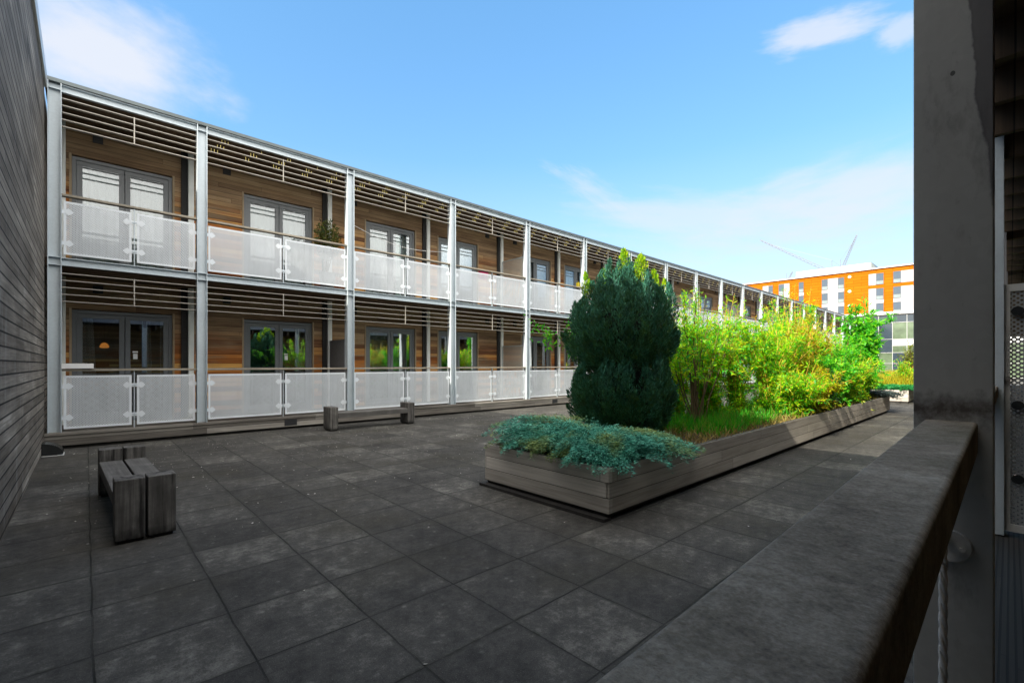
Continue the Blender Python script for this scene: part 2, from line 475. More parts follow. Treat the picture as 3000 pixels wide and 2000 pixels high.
_ds = t.noise(t.n('ShaderNodeMapping', {0: _bv, 'Scale': (0.8, 0.12, 1)}).outputs[0], 1.0, 4, 0.6)
M['orange'] = t.out(t.pbr(t.mix(t.ramp(_ds, [(0.5, 0.0), (0.75, 0.35)]), _br.outputs['Color'], (0.26, 0.06, 0.002)), 0.8, spec=0.05))
M['roofpale'] = mat_plain('pale_roof', (0.55, 0.54, 0.52), 0.7, 0, 0.06)
M['crane'] = mat_plain('crane_steel', (0.17, 0.18, 0.20), 0.6, 0.1, 0.1)
M['bark'] = mat_plain('brown_bark', (0.06, 0.042, 0.028), 0.9, 0, 0.35, 20)
M['stem_gold'] = mat_plain('golden_stem', (0.55, 0.33, 0.04), 0.7, 0, 0.35, 9)
M['stem_brown'] = mat_plain('brown_stem', (0.13, 0.085, 0.04), 0.8, 0, 0.35, 9)
M['steel'] = mat_plain('dull_steel', (0.60, 0.59, 0.57), 0.3, 0.0, 0.2, 30)

# ------------------------------------------------------------------ camera
EYE = 1.41
cam = bpy.data.cameras.new('camera')
cam.sensor_width = 36.0
cam.lens = 36.0 * 1350 / 3000
cam.shift_y = 68 / 3000
cam.clip_start = 0.02
cam.clip_end = 3000
camo = bpy.data.objects.new('camera', cam)
COL.objects.link(camo)
camo.location = (0, 0, EYE)
camo.rotation_euler = (PI / 2, 0, math.radians(47.24 - 90))
scene.camera = camo

# ------------------------------------------------------------------ light and sky
SUN = Vector((1.0, 0.085, -0.655)).normalized()      # travel direction
sun = bpy.data.lights.new('sun', 'SUN')
sun.energy = 3.0
sun.angle = math.radians(0.5)
sun.color = (1.0, 0.92, 0.78)
suno = bpy.data.objects.new('sun', sun)
COL.objects.link(suno)
suno.location = (-20, 0, 30)
suno.rotation_euler = SUN.to_track_quat('-Z', 'Y').to_euler()

w = bpy.data.worlds.new('World')
scene.world = w
w.use_nodes = True
wt = NT.__new__(NT)
wt.nt = w.node_tree
wt.nt.nodes.clear()
sky = wt.nt.nodes.new('ShaderNodeTexSky')
sky.sky_type = 'NISHITA'
sky.sun_disc = False
sky.sun_elevation = math.asin(-SUN.z)
sky.sun_rotation = math.atan2(-SUN.x, -SUN.y)
sky.air_density = 1.0
sky.dust_density = 0.3
sky.ozone_density = 2.2
gm = wt.n('ShaderNodeGamma', {0: sky.outputs[0], 1: 0.54})
hs = wt.n('ShaderNodeHueSaturation', {'Saturation': 1.72, 'Value': 1.58, 'Color': gm.outputs[0]})
tcw = wt.nt.nodes.new('ShaderNodeTexCoord').outputs['Generated']


def dirvec(u, v):
    q = (u - 1500) / 1350
    e = (1068 - v) / 1350
    return Vector((0.6789 + q * 0.7343, 0.7343 - q * 0.6789, e)).normalized()


def dot(vec):
    return wt.n('ShaderNodeVectorMath', {0: tcw, 1: tuple(vec)}, operation='DOT_PRODUCT').outputs['Value']


def cloud(u, v, wu, wv, tilt, nscale, amp, lo, hi, strength):
    c = dirvec(u, v)
    t = Vector((-c.y, c.x, 0)).normalized() * -1
    b = t.cross(c) * 1
    if b.z < 0: b = -b
    t2 = t * math.cos(tilt) + b * math.sin(tilt)
    b2 = b * math.cos(tilt) - t * math.sin(tilt)
    dc = dot(c)
    dm = wt.math('MAXIMUM', dc, 0.05)
    a = wt.math('DIVIDE', wt.math('DIVIDE', dot(t2), dm), wu)
    e = wt.math('DIVIDE', wt.math('DIVIDE', dot(b2), dm), wv)
    r = wt.math('SQRT', wt.math('ADD', wt.math('MULTIPLY', a, a), wt.math('MULTIPLY', e, e)))
    cv = wt.n('ShaderNodeCombineXYZ', {0: a, 1: e, 2: u * 0.01}).outputs[0]
    nz = wt.noise(cv, nscale, 6, 0.58)
    f = wt.math('ADD', wt.math('SUBTRACT', 1.0, r), wt.math('MULTIPLY', wt.math('SUBTRACT', nz, 0.5), amp))
    m = wt.ramp(f, [(lo, 0.0), (hi, strength)], 'EASE')
    return wt.math('MULTIPLY', m, wt.math('GREATER_THAN', dc, 0.1))


CLOUD = (2.4, 2.5, 2.75, 1)
skycol = hs.outputs[0]
for args in [(290, 150, 0.215, 0.115, -0.12, 1.5, 1.2, 0.08, 0.8, 0.92), (2420, 90, 0.12, 0.035, -0.12, 1.6, 1.2, 0.1, 0.8, 0.75), (2650, 90, 0.05, 0.03, -0.1, 1.6, 1.0, 0.1, 0.8, 0.6),
             (2560, 560, 0.42, 0.11, 0.12, 2.2, 1.7, 0.1, 1.0, 0.75), (2100, 650, 0.5, 0.10, -0.2, 2.0, 1.8, 0.2, 1.1, 0.6), (1750, 560, 0.16, 0.04, -0.55, 2.5, 1.6, 0.2, 1.0, 0.4),
             ]:
    skycol = wt.mix(cloud(*args), skycol, CLOUD)
# pale band of thin cloud low over the horizon
el = wt.n('ShaderNodeSeparateXYZ', {0: tcw}).outputs['Z']
hz = wt.ramp(el, [(0.0, 0.88), (0.12, 0.62), (0.26, 0.22), (0.40, 0.02)])
skycol = wt.mix(hz, skycol, (2.25, 2.45, 2.75, 1))
# fill light added as unseen bright cloud behind the viewer and overhead
bk = wt.math('ADD', wt.math('MULTIPLY', dot((0.6789, 0.7343, 0.0)), -1.0), wt.math('MULTIPLY', el, 0.62))
cn = wt.noise(tcw, 2.3, 6, 0.6)
bm = wt.ramp(wt.math('ADD', bk, wt.math('MULTIPLY', wt.math('SUBTRACT', cn, 0.5), 0.9)), [(0.10, 0.0), (0.55, 0.95)], 'EASE')
skycol = wt.mix(bm, skycol, (11.4, 10.9, 10.2, 1))
bg = wt.n('ShaderNodeBackground', {0: skycol, 1: 0.11})
wo = wt.nt.nodes.new('ShaderNodeOutputWorld')
wt.nt.links.new(bg.outputs[0], wo.inputs[0])

scene.view_settings.view_transform = 'Standard'
scene.view_settings.look = 'None'
scene.view_settings.exposure = 1.7
scene.view_settings.gamma = 1.0
scene.cycles.max_bounces = 7
scene.cycles.transparent_max_bounces = 12
scene.cycles.use_denoising = True
scene.cycles.adaptive_threshold = 0.004

# ------------------------------------------------------------------ ground and paving
t = NT('far_ground')
g = t.noise(t.coord(), 0.08, 4, 0.6)
ground = MB()
ground.poly([(-900, -900, -0.02), (1500, -900, -0.02), (1500, 1500, -0.02), (-900, 1500, -0.02)])
tag(ground.build('ground', t.out(t.pbr(t.ramp(g, [(0.3, (0.07, 0.07, 0.065)), (0.7, (0.11, 0.11, 0.10))]), 0.9))), kind='structure')

t = NT('concrete_slabs')
tc = t.nt.nodes.new('ShaderNodeTexCoord').outputs['Object']
wn = t.n('ShaderNodeTexNoise', {'Vector': tc, 'Scale': 3.0, 'Detail': 4.0}).outputs['Color']
wv = t.n('ShaderNodeVectorMath', {0: wn, 1: (0.5, 0.5, 0.5)}, operation='SUBTRACT').outputs[0]
wv = t.n('ShaderNodeVectorMath', {0: wv, 'Scale': 0.03}, operation='SCALE').outputs[0]
pv = t.n('ShaderNodeVectorMath', {0: t.n('ShaderNodeVectorMath', {0: tc, 1: wv}, operation='ADD').outputs[0], 1: (-1.165 + 0.57 * 200, -2.435 + 0.58 * 200, 0)}, operation='ADD').outputs[0]
br = t.n('ShaderNodeTexBrick', {'Vector': pv, 'Color1': (0.0, 0.0, 0.0, 1), 'Color2': (1, 1, 1, 1), 'Mortar': (0, 0, 0, 1), 'Scale': 1.0, 'Mortar Size': 0.0055, 'Mortar Smooth': 0.3, 'Brick Width': 0.57, 'Row Height': 0.58}, offset=0.0, squash=1.0)
slab = t.n('ShaderNodeSeparateColor', {0: br.outputs['Color']}).outputs[0]
n1 = t.noise(tc, 1.1, 7, 0.68)
n2 = t.noise(tc, 9.0, 6, 0.7)
n3 = t.noise(tc, 120.0, 3, 0.6)
n4 = t.noise(tc, 34.0, 5, 0.7)
f = t.math('ADD', t.math('ADD', t.math('MULTIPLY', n1, 0.55), t.math('MULTIPLY', n2, 0.5)), t.math('ADD', t.math('MULTIPLY', slab, 0.12), t.math('ADD', t.math('MULTIPLY', n4, 0.25), t.math('MULTIPLY', n3, 0.2))))
f = t.math('SUBTRACT', f, 0.24)
c = t.ramp(f, [(0.34, (0.014, 0.013, 0.012)), (0.50, (0.038, 0.0362, 0.033)), (0.62, (0.064, 0.061, 0.055)), (0.78, (0.18, 0.172, 0.152))])
vo = t.n('ShaderNodeTexVoronoi', {'Vector': tc, 'Scale': 16.0}, feature='F1')
sel = t.math('GREATER_THAN', t.n('ShaderNodeSeparateColor', {0: vo.outputs['Color']}).outputs[0], 0.62)
sp = t.math('MULTIPLY', t.math('MULTIPLY', t.ramp(vo.outputs['Distance'], [(0.06, 1.0), (0.28, 0.0)]), sel), t.ramp(n2, [(0.42, 0.0), (0.6, 0.5)]))
c = t.mix(sp, c, (0.20, 0.195, 0.175))
ms = t.noise(tc, 0.8, 5, 0.62)
c = t.mix(t.ramp(ms, [(0.5, 0.0), (0.66, 0.5)]), c, (0.040, 0.036, 0.024))
gr = t.noise(tc, 210.0, 2, 0.5)
c = t.mix(t.ramp(gr, [(0.62, 0.0), (0.70, 0.55)]), c, (0.20, 0.195, 0.18))
c = t.mix(t.ramp(gr, [(0.30, 0.7), (0.38, 0.0)]), c, (0.012, 0.012, 0.011))
gone = t.ramp(t.noise(tc, 1.7, 4, 0.6), [(0.40, 0.05), (0.60, 0.9)])
c = t.mix(t.math('MULTIPLY', br.outputs['Fac'], gone), c, (0.008, 0.008, 0.007))
wide = t.n('ShaderNodeTexBrick', {'Vector': pv, 'Mortar': (1, 1, 1, 1), 'Scale': 1.0, 'Mortar Size': 0.034, 'Mortar Smooth': 1.0, 'Brick Width': 0.57, 'Row Height': 0.58}, offset=0.0).outputs['Fac']
c = t.mix(t.math('MULTIPLY', wide, t.ramp(n2, [(0.46, 0.0), (0.62, 0.8)])), c, (0.016, 0.017, 0.012))
hgt = t.math('SUBTRACT', t.math('ADD', t.math('MULTIPLY', n3, 0.25), t.math('MULTIPLY', n2, 0.3)), br.outputs['Fac'])
pave = MB()
pave.poly([(-0.6, -0.2, 0), (66.0, -0.2, 0), (66.0, 10.9, 0), (-0.6, 10.9, 0)])
tag(pave.build('paving', t.out(t.pbr(c, 0.85, 0, hgt, 0.6, 0.01, 0.25))), kind='structure')

# small dry leaves and grit lying on the slabs
n = 5200
P = np.c_[nrs.uniform(-0.3, 9, n), nrs.uniform(0.6, 10.6, n), np.full(n, 0.006)]
keep = ~((P[:, 0] > 3.3) & (P[:, 1] > 2.3) & (P[:, 1] < 4.3))
dens = np.clip(0.05 + (P[:, 1] - 4) * 0.17, 0.05, 1) * (0.35 + 0.65 * (np.sin(P[:, 0] * 2.1 + np.cos(P[:, 1] * 1.7) * 2) > 0)) > nrs.rand(n)
P = P[keep & dens]
n = len(P)
D = np.c_[nrs.normal(size=(n, 2)), nrs.normal(size=n) * 0.1]
N = np.c_[nrs.normal(size=(n, 2)) * 0.25, np.ones(n)]
lit = leaf_mesh('leaf_litter', P, D, N, nrs.uniform(0.008, 0.045, n) * nrs.uniform(0.3, 1, n), nrs.uniform(0.005, 0.018, n), mat_leaf('dry_leaf', [(0.45, 0.43, 0.39), (0.22, 0.20, 0.17), (0.60, 0.58, 0.54), (0.30, 0.27, 0.2)], 0.1), None, (0, 0, 0.0))
tag(lit, 'small pale dry leaves and grit strewn over the grey slabs', 'leaf litter', kind='stuff')

# ------------------------------------------------------------------ opposite apartment building
Y0, YB = 10.836, 12.15
X0, BAY, NB = -1.324, 3.0, 21
XEND = X0 + BAY * NB
XL = -0.5
LEV = (0.28, 3.22)
STO = 2.94
bld = thing('apartment_building', 'long two storey timber clad apartment block with galvanised balconies across the courtyard', 'building', (0, Y0, 0))
PO = (0, Y0, 0)


def bay_span(k):
    return (-0.382 if k == 0 else X0 + BAY * k, X0 + BAY * (k + 1))


MIR = [k % 2 == 1 and k > 2 for k in range(NB)]
DW, DH = 1.555, 2.18


def door_x(k):
    if k == 0: return -0.198
    x = X0 + BAY * k
    return x + (3 - 1.03 - DW if MIR[k] else 1.03)


# wall with real openings
wall = MB()
for L in LEV:
    zt = L + 2.85
    zd = L + DH + 0.02
    xs = XL
    for k in range(NB):
        dx = door_x(k)
        wall.box(xs, dx, YB, YB + 0.2, L - 0.1, zt)
        wall.box(dx, dx + DW, YB, YB + 0.2, zd, zt)
        xs = dx + DW
    wall.box(xs, XEND, YB, YB + 0.2, L - 0.1, zt)
wall.box(XL, XEND, YB + 0.02, YB + 0.2, LEV[0] + 2.85, LEV[1] - 0.1)
wall.build('wall', M['wallwood'], bld, PO)
room = MB()
for L in LEV:
    room.box(XL, XEND, YB + 3.4, YB + 3.6, L - 0.1, L + 2.8)
    room.box(XL, XEND, YB + 0.2, YB + 3.4, L - 0.1, L)
    room.box(XL, XEND, YB + 0.2, YB + 3.4, L + 2.62, L + 2.8)
    for k in range(NB + 1):
        x = X0 + BAY * k
        if k == 0: x = XL + 0.1
        room.box(x - 0.05, x + 0.05, YB + 0.2, YB + 3.4, L, L + 2.62)
room.build('room_interior', M['room'], bld, PO)
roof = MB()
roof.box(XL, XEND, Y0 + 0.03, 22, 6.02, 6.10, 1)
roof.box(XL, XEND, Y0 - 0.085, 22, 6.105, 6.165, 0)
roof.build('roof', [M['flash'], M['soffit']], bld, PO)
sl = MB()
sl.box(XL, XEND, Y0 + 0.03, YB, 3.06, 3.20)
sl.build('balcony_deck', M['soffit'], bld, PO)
sl = MB()
sl.box(XL, XEND, Y0 - 0.05, YB, 0.20, 0.28)
sl.build('terrace_deck', M['plinthwood'], bld, PO)
pl = MB()
pl.box(XL, XEND, Y0 - 0.12, Y0 - 0.055, 0.235, 0.275)
pl.box(XL, XEND, Y0 - 0.10, Y0 - 0.05, 0.06, 0.23)
pl.box(XL, XEND, Y0 - 0.04, Y0, 0.0, 0.19, 1)
pl.build('plinth', [M['plinthwood'], M['darkwood']], bld, PO)
for k in (1, 4, 7):
    x0, x1 = bay_span(k)
    xx = (x0 + x1) / 2 + (0.0 if k == 1 else -0.35)
    bx = MB()
    bx.box(xx, xx + 0.26, Y0 - 0.106, Y0 - 0.095, 0.08, 0.21)
    bx.build('plinth_vent', M['vent'], bld, (xx, Y0, 0))

# columns
colm = MB()
for s in (-1, 1):
    colm.box(s * 0.078 - 0.006, s * 0.078 + 0.006, -0.085, 0.085, 0.28, 6.10)
colm.box(-0.072, 0.072, -0.006, 0.006, 0.28, 6.10)
for z in (3.075, 3.205, 6.0):
    colm.box(-0.072, 0.072, -0.07, -0.006, z - 0.006, z + 0.006)
    colm.box(-0.072, 0.072, 0.006, 0.07, z - 0.006, z + 0.006)
post = MB()
post.box(-0.05, 0.05, -0.06, 0.04, 0.28, 3.06)
post.box(-0.05, 0.05, -0.06, 0.04, 3.22, 6.02)
post.box(-0.17, -0.055, 0.0, 0.045, 0.28, 3.06, 1)  # dark strip put in as the shadow beside the post
post.box(-0.17, -0.055, 0.0, 0.045, 3.22, 6.02, 1)
csrc = psrc = None
for k in range(NB + 1):
    x = -0.382 if k == 0 else X0 + BAY * k
    loc = (x, Y0, 0)
    if csrc is None:
        csrc = MB(); csrc.v, csrc.f, csrc.m = [(a + x, b + Y0, c_) for a, b, c_ in colm.v], colm.f, colm.m
        csrc = csrc.build('column', M['galv'], bld, loc)
    else: inst(csrc, bld, loc)
    lp = (x if k else -0.33, 12.1, 0)
    if psrc is None:
        psrc = MB(); psrc.v, psrc.f, psrc.m = [(a + lp[0], b + lp[1], c_) for a, b, c_ in post.v], post.f, post.m
        psrc = psrc.build('inner_post', [M['post_lightened'], M['dark']], bld, lp)
    else: inst(psrc, bld, lp)


def shifted(mb, d):
    o = MB()
    o.v = [(a + d[0], b + d[1], c_ + d[2]) for a, b, c_ in mb.v]
    o.f, o.m = mb.f, mb.m
    return o


def place(cache, key, name, mb_local, mats, parent, loc, **kw):
    """first use builds the mesh in place, later uses copy it"""
    if key in cache:
        return inst(cache[key], parent, loc)
    cache[key] = shifted(mb_local, loc).build(name, mats, parent, loc, **kw)
    return cache[key]


CA = {}


def beam_mb(w_, h):
    b = MB()
    b.box(0, w_, 0.0, 0.012, 0.0, h)
    b.box(0, w_, -0.055, 0.0, 0.0, 0.012)
    b.box(0, w_, -0.055, 0.0, h - 0.012, h)
    return b


def louvre_mb(w_, prongs, seed):
    b = MB()
    r = random.Random(seed)
    for i in range(5):
        z = -0.1175 * i
        b.box(0, w_, -0.018, 0.05, z - 0.006, z + 0.006)
    mx = w_ / 2
    b.box(mx - 0.008, mx + 0.008, -0.032, -0.019, -0.1175 * 4 - 0.01, 0.01)
    if prongs:
        for i in range(3):
            for q in range(5):
                xq = 0.28 + 0.58 * q - 0.10 * i + r.uniform(-0.03, 0.03)
                for s in range(3):
                    if r.random() < 0.1: continue
                    hgt = r.uniform(0.045, 0.085)
                    xx = xq + 0.055 * s
                    if 0 < xx < w_: b.box(xx, xx + 0.008, 0.004, 0.012, -0.1175 * i + 0.0072, -0.1175 * i + 0.0072 + hgt, 1)
    return b


def panel_mb(w_, h, clamps):
    b = MB()
    m = 0.035
    y = 0.0
    t_ = 0.003
    # plain rim around a perforated field
    for (xa, xb, za, zb) in ((0, w_, 0, m), (0, w_, h - m, h), (0, m, m, h - m), (w_ - m, w_, m, h - m)):
        b.box(xa, xb, y - t_, y, za, zb, 1)
    b.poly([(m, y - 0.0015, m), (w_ - m, y - 0.0015, m), (w_ - m, y - 0.0015, h - m), (m, y - 0.0015, h - m)], 0)
    if clamps:
        for zc in (0.19, 0.72):
            for sx in (0, 1):
                xa = 0.0 if sx == 0 else w_
                d = 1 if sx == 0 else -1
                pts = [(xa - d * 0.03, zc - 0.03), (xa + d * 0.035, zc - 0.035), (xa + d * 0.06, zc - 0.06), (xa + d * 0.085, zc - 0.045), (xa + d * 0.125, zc), (xa + d * 0.085, zc + 0.045), (xa + d * 0.06, zc + 0.06), (xa + d * 0.035, zc + 0.035), (xa - d * 0.03, zc + 0.03)]
                if d < 0: pts = pts[::-1]
                b.poly([(p[0], y - 0.007, p[1]) for p in pts], 1)
    return b


door_frame = MB()
fw = 0.065
for (xa, xb, za, zb) in ((0, DW, DH - fw, DH), (0, DW, 0, 0.05), (0, fw, 0.05, DH - fw), (DW - fw, DW, 0.05, DH - fw)):
    door_frame.box(xa, xb, 0.03, 0.10, za, zb)
mid = DW / 2
for (xa, xb) in ((fw, mid - 0.003), (mid + 0.003, DW - fw)):
    st = 0.085
    for (a, b_, za, zb) in ((xa, xb, DH - fw - st, DH - fw - 0.004), (xa, xb, 0.054, 0.05 + 0.11), (xa + 0.002, xa + st, 0.16, DH - fw - st), (xb - st, xb - 0.002, 0.16, DH - fw - st)):
        door_frame.box(a, b_, 0.045, 0.09, za, zb)
trim = MB()
trim.box(-0.035, 0.0, -0.018, 0.06, 0, DH + 0.03)
trim_b = MB()
trim_b.box(DW, DW + 0.035, -0.018, 0.06, 0, DH + 0.03)
panes = []
for (xa, xb) in ((fw + 0.085, mid - 0.088), (mid + 0.088, DW - fw - 0.085)):
    p = MB()
    p.box(xa, xb, 0.062, 0.072, 0.16, DH - fw - 0.085)
    panes.append(p)


def curtain_mb(xa, xb, seed, lean=0.0):
    b = MB()
    r = random.Random(seed)
    ns = max(8, int((xb - xa) * 60))
    ph = r.uniform(0, 6)
    rows = []
    for zi, z in enumerate((0.04, 0.9, DH - 0.12)):
        row = []
        for i in range(ns + 1):
            s = i / ns
            x = xa + (xb - xa) * s + lean * (1 - zi / 2) * s
            y = 0.2 + 0.022 * math.sin(s * (xb - xa) * 48 + ph) * (0.7 + 0.3 * math.sin(s * 11 + ph)) + 0.01 * math.sin(s * 23 + 2 * ph)
            row.append((x, y, z))
        rows.append(row)
    for zi in range(2):
        for i in range(ns):
            b.poly([rows[zi][i], rows[zi][i + 1], rows[zi + 1][i + 1], rows[zi + 1][i]])
    return b


CURT = {(0, 0): [(0.1, 0.30, 'curt_w', 0.1), (1.13, 1.2, 'curt_w', 0.05), (1.36, 1.44, 'curt_w', 0)],
        (0, 1): [(0.06, 1.5, 'blind', 0)],
        (1, 0): [(1.22, 1.42, 'curt_w', 0)],
        (1, 1): [(0.06, 1.4, 'blind', 0)],
        (2, 0): [(0.08, 1.48, 'curt_g', 0)],
        (2, 1): [(0.06, 0.9, 'blind', 0), (1.02, 1.2, 'curt_g', 0), (1.22, 1.5, 'blind', 0)],
        (3, 0): [(0.08, 0.76, 'curt_g', 0), (1.2, 1.45, 'curt_g', 0)],
        (3, 1): [(0.06, 1.5, 'blind', 0)],
        (4, 0): [(0.85, 1.45, 'curt_g', 0)],
        (4, 1): [(0.8, 1.46, 'curt_b', 0)],
        (5, 0): [(0.08, 0.7, 'curt_w', 0)],
        (5, 1): [(0.06, 0.8, 'blind', 0), (1.2, 1.45, 'curt_b', 0)]}
for k in range(6, NB):
    CURT[(k, 1)] = [(0.06, 1.5, 'blind', 0)] if k % 3 else [(0.06, 0.75, 'curt_w', 0)]

for k in range(NB):
    xa, xb = bay_span(k)
    w_ = xb - xa - 0.17
    x0 = xa + 0.085
    wkey = round(w_, 2)
    for li, L in enumerate(LEV):
        # edge beam above (upper deck edge, eaves)
        if li == 0:
            place(CA, ('beam', wkey), 'edge_beam', beam_mb(w_, 0.13), M['galv'], bld, (x0, Y0 + 0.0, 3.075))
        else:
            place(CA, ('eave', wkey), 'eaves_beam', beam_mb(w_, 0.125), M['galv'], bld, (x0, Y0 + 0.0, 5.975 + 0.0))
        pr = li == 1 and k >= 1
        place(CA, ('louv', wkey, pr, k % 3), 'louvre_screen', louvre_mb(w_, pr, k % 3), [M['bar'], M['prong']], bld, (x0, Y0, L + 2.67))
        # balcony railing: part > handrail, post, railing_panel
        rp = part_empty('balcony_railing', bld, (x0, Y0, L))
        hr = MB()
        hr.box(0, w_, -0.055, 0.05, 1.02, 1.06)
        place(CA, ('hand', wkey), 'handrail', hr, M['rail'], rp, (x0, Y0, L), bevel=0.006)
        ps = MB()
        ps.box(w_ / 2 - 0.007, w_ / 2 + 0.007, -0.03, 0.03, -0.04, 1.02)
        for zc in (0.235, 0.765):
            ps.box(w_ / 2 - 0.035, w_ / 2 + 0.035, -0.036, -0.028, zc - 0.012, zc + 0.012)
        place(CA, ('post', wkey), 'post', ps, M['galv'], rp, (x0, Y0, L))
        pw = w_ / 2 - 0.06
        for s in range(2):
            px = x0 + (0.022 if s == 0 else w_ / 2 + 0.036)
            place(CA, ('panel', wkey, k < 6), 'railing_panel', panel_mb(pw, 0.90, k < 6), [M['perf'], M['sheet']], rp, (px, Y0 - 0.022, L + 0.045))
        # patio door: frame mesh is the part, panes, trim and curtains its sub-parts
        dx = door_x(k)
        dl = (dx, YB, L + 0.005)
        d = place(CA, 'door', 'patio_door', door_frame, M['frame'], bld, dl, bevel=0.004)
        for i in range(2):
            place(CA, ('pane', i, li), 'pane', panes[i], M['glass'] if li == 0 else M['glass_up'], d, dl)
        place(CA, 'trim', 'trim', trim, M['trim'], d, dl)
        place(CA, 'trimb', 'trim', trim_b, M['trim'], d, dl)
        for (ca, cb, cm, ln) in CURT.get((k, li), []):
            curtain_mb(ca, cb, k * 7 + li, ln)
            shifted(curtain_mb(ca, cb, k * 7 + li, ln), dl).build('blind' if cm == 'blind' else 'curtain', M[cm], d, dl, smooth=True)
        if li == 0 and k in (0, 1):
            nt_ = MB()
            nt_.box(0.90, 0.985, 0.0585, 0.0605, 1.37, 1.40)
            nt_.box(0.91, 0.98, 0.0585, 0.0605, 1.24, 1.35)
            place(CA, 'notice', 'notice', nt_, M['notice'], d, dl)
        vx = 0.10 if k == 0 else (xa + 0.61 if not MIR[k] else xb - 0.68)
        vb = MB()
        vb.box(0, 0.15, -0.04, 0.0, 0, 0.15)
        for i in range(3): vb.box(0.015, 0.135, -0.048, -0.041, 0.025 + 0.042 * i, 0.045 + 0.042 * i)
        place(CA, 'vent', 'wall_vent', vb, M['vent'], bld, (vx, YB, L + 2.52))

# privacy screens between balconies
for k, li, mt in ((2, 0, 'greypanel'), (4, 0, 'perf_pale'), (4, 1, 'perf_pale'), (6, 1, 'perf_pale'), (6, 0, 'perf_pale'), (8, 1, 'perf_pale'), (10, 1, 'perf_pale'), (12, 1, 'perf_pale')):
    x = X0 + BAY * k
    b = MB()
    z0, z1 = LEV[li] + 0.06, LEV[li] + 1.75
    if mt == 'greypanel':
        b.box(x - 0.02, x + 0.02, Y0 + 0.25, 12.02, z0, z1)
    else:
        b.poly([(x, Y0 + 0.16, z0), (x, 12.02, z0), (x, 12.02, z1), (x, Y0 + 0.16, z1)])
        for (ya, yb_, za, zb) in ((Y0 + 0.12, Y0 + 0.16, z0, z1), (12.02, 12.05, z0, z1), (Y0 + 0.16, 12.02, z1, z1 + 0.03), (Y0 + 0.16, 12.02, z0 - 0.03, z0)):
            b.box(x - 0.012, x + 0.012, ya, yb_, za, zb, 1)
    b.build('privacy_screen', [M[mt], M['galv']], bld, (x, Y0, LEV[li]))

# end wall of the flank so the block is solid, and a lit pendant in the first room
bw = MB()
bw.box(XEND, XEND + 0.2, Y0 - 0.06, 22, 0, 6.1)
bw.box(XL, XEND, 21.8, 22, 0, 6.02)
bw.build('end_wall', M['wallwood'], bld, PO)
t = NT('pendant_glow')
em = t.n('ShaderNodeEmission', {0: (1.0, 0.32, 0.05, 1), 1: 0.35}).outputs[0]
pm = t.out(em)
pen = MB()
zc = 1.84
pts = [(0.30, 13.6, zc + 0.75), (0.30, 13.6, zc + 0.06)]
pen.tube(pts, 0.006, 6, 0)
pen.tube([(0.30, 13.6, zc + 0.055), (0.30, 13.6, zc + 0.03), (0.30, 13.6, zc - 0.04), (0.30, 13.6, zc - 0.06)], [0.02, 0.06, 0.085, 0.06], 14, 1)
pend = thing('pendant_lamp', 'small orange lit pendant lamp inside the dark ground floor room by the timber wall', 'lamp', (0.30, 13.6, zc))
pen.build('lamp_shade', [M['dark'], pm], pend, (0.30, 13.6, zc), smooth=True)

# little things on the balconies
wb = MB()
wb.box(-0.30, 0.10, Y0 - 0.09, Y0 + 0.09, 1.345, 1.43)
wb.box(-0.285, 0.085, Y0 - 0.075, Y0 + 0.075, 1.431, 1.436, 1)
tag(wb.build('window_box', [M['white'], M['soil']], None, (-0.1, Y0, 1.345), bevel=0.008), 'white plastic trough standing on the lower handrail next to the first column', 'trough')
pk = MB()
ns = 12
for i in range(ns):
    a0, a1 = i / ns, (i + 1) / ns
    f0 = lambda a: 0.02 * math.sin(a * 19)
    xq0, xq1 = 8.72 + 0.34 * a0, 8.72 + 0.34 * a1
    for (ya, za, yb_, zb) in ((0.03, 4.08, 0.03, 4.235), (0.03, 4.235, 0.10, 4.245), (0.10, 4.245, 0.10, 4.0)):
        pk.poly([(xq0, Y0 + ya - abs(f0(a0)) * 0.5, za), (xq1, Y0 + ya - abs(f0(a1)) * 0.5, za), (xq1, Y0 + yb_, zb + f0(a1) * 0.1), (xq0, Y0 + yb_, zb + f0(a0) * 0.1)])
pko = pk.build('towel', M['pink'], None, (8.9, Y0, 4.2), smooth=True)
tag(pko, 'small bright pink towel hanging just under an upper balcony handrail', 'towel')
yl = MB()
yl.box(13.60, 13.76, Y0 + 0.2, Y0 + 0.3, 4.30, 4.50)
yl.tube([(13.64, Y0 + 0.25, 4.50), (13.66, Y0 + 0.25, 4.56), (13.70, Y0 + 0.25, 4.56), (13.72, Y0 + 0.25, 4.50)], 0.008, 6)
yl.box(13.62, 13.74, Y0 + 0.12, Y0 + 0.33, 3.225, 4.295, 1)
tag(yl.build('watering_can', [M['yellow'], M['greypanel']], None, (13.68, Y0 + 0.2, 3.22), bevel=0.01), 'small yellow container on a stand behind the upper railing', 'container')
wl = MB()
pts = []
for i in range(13):
    s = i / 12
    pts.append((4.72 + 2.9 * s, Y0 + 0.35, 4.98 - 0.30 * s - 0.22 * math.sin(PI * s)))
wl.tube(pts, 0.006, 5)
tag(wl.build('washing_line', M['white'], None, (4.72, Y0 + 0.35, 4.9)), 'thin white washing line sagging between two upper columns', 'washing line')

# ------------------------------------------------------------------ timber building on the left
lb = thing('timber_building', 'dark weathered timber boarded building closing the left side', 'building', (XL, 4, 0))
b = MB()
b.box(-14, XL, -30, Y0 - 0.12, 0.0, 5.93)
b.box(-14, XL - 0.03, Y0 - 0.12, 24, 0.0, 6.0)
b.build('wall', M['greywood'], lb, (XL, 4, 0))
b = MB()
b.box(-14, XL + 0.035, -30, Y0 - 0.13, 5.935, 6.16)
b.box(-14, XL - 0.03, Y0 - 0.12, 24, 6.01, 6.16)
b.build('coping', M['coping'], lb, (XL, 4, 0), bevel=0.01)

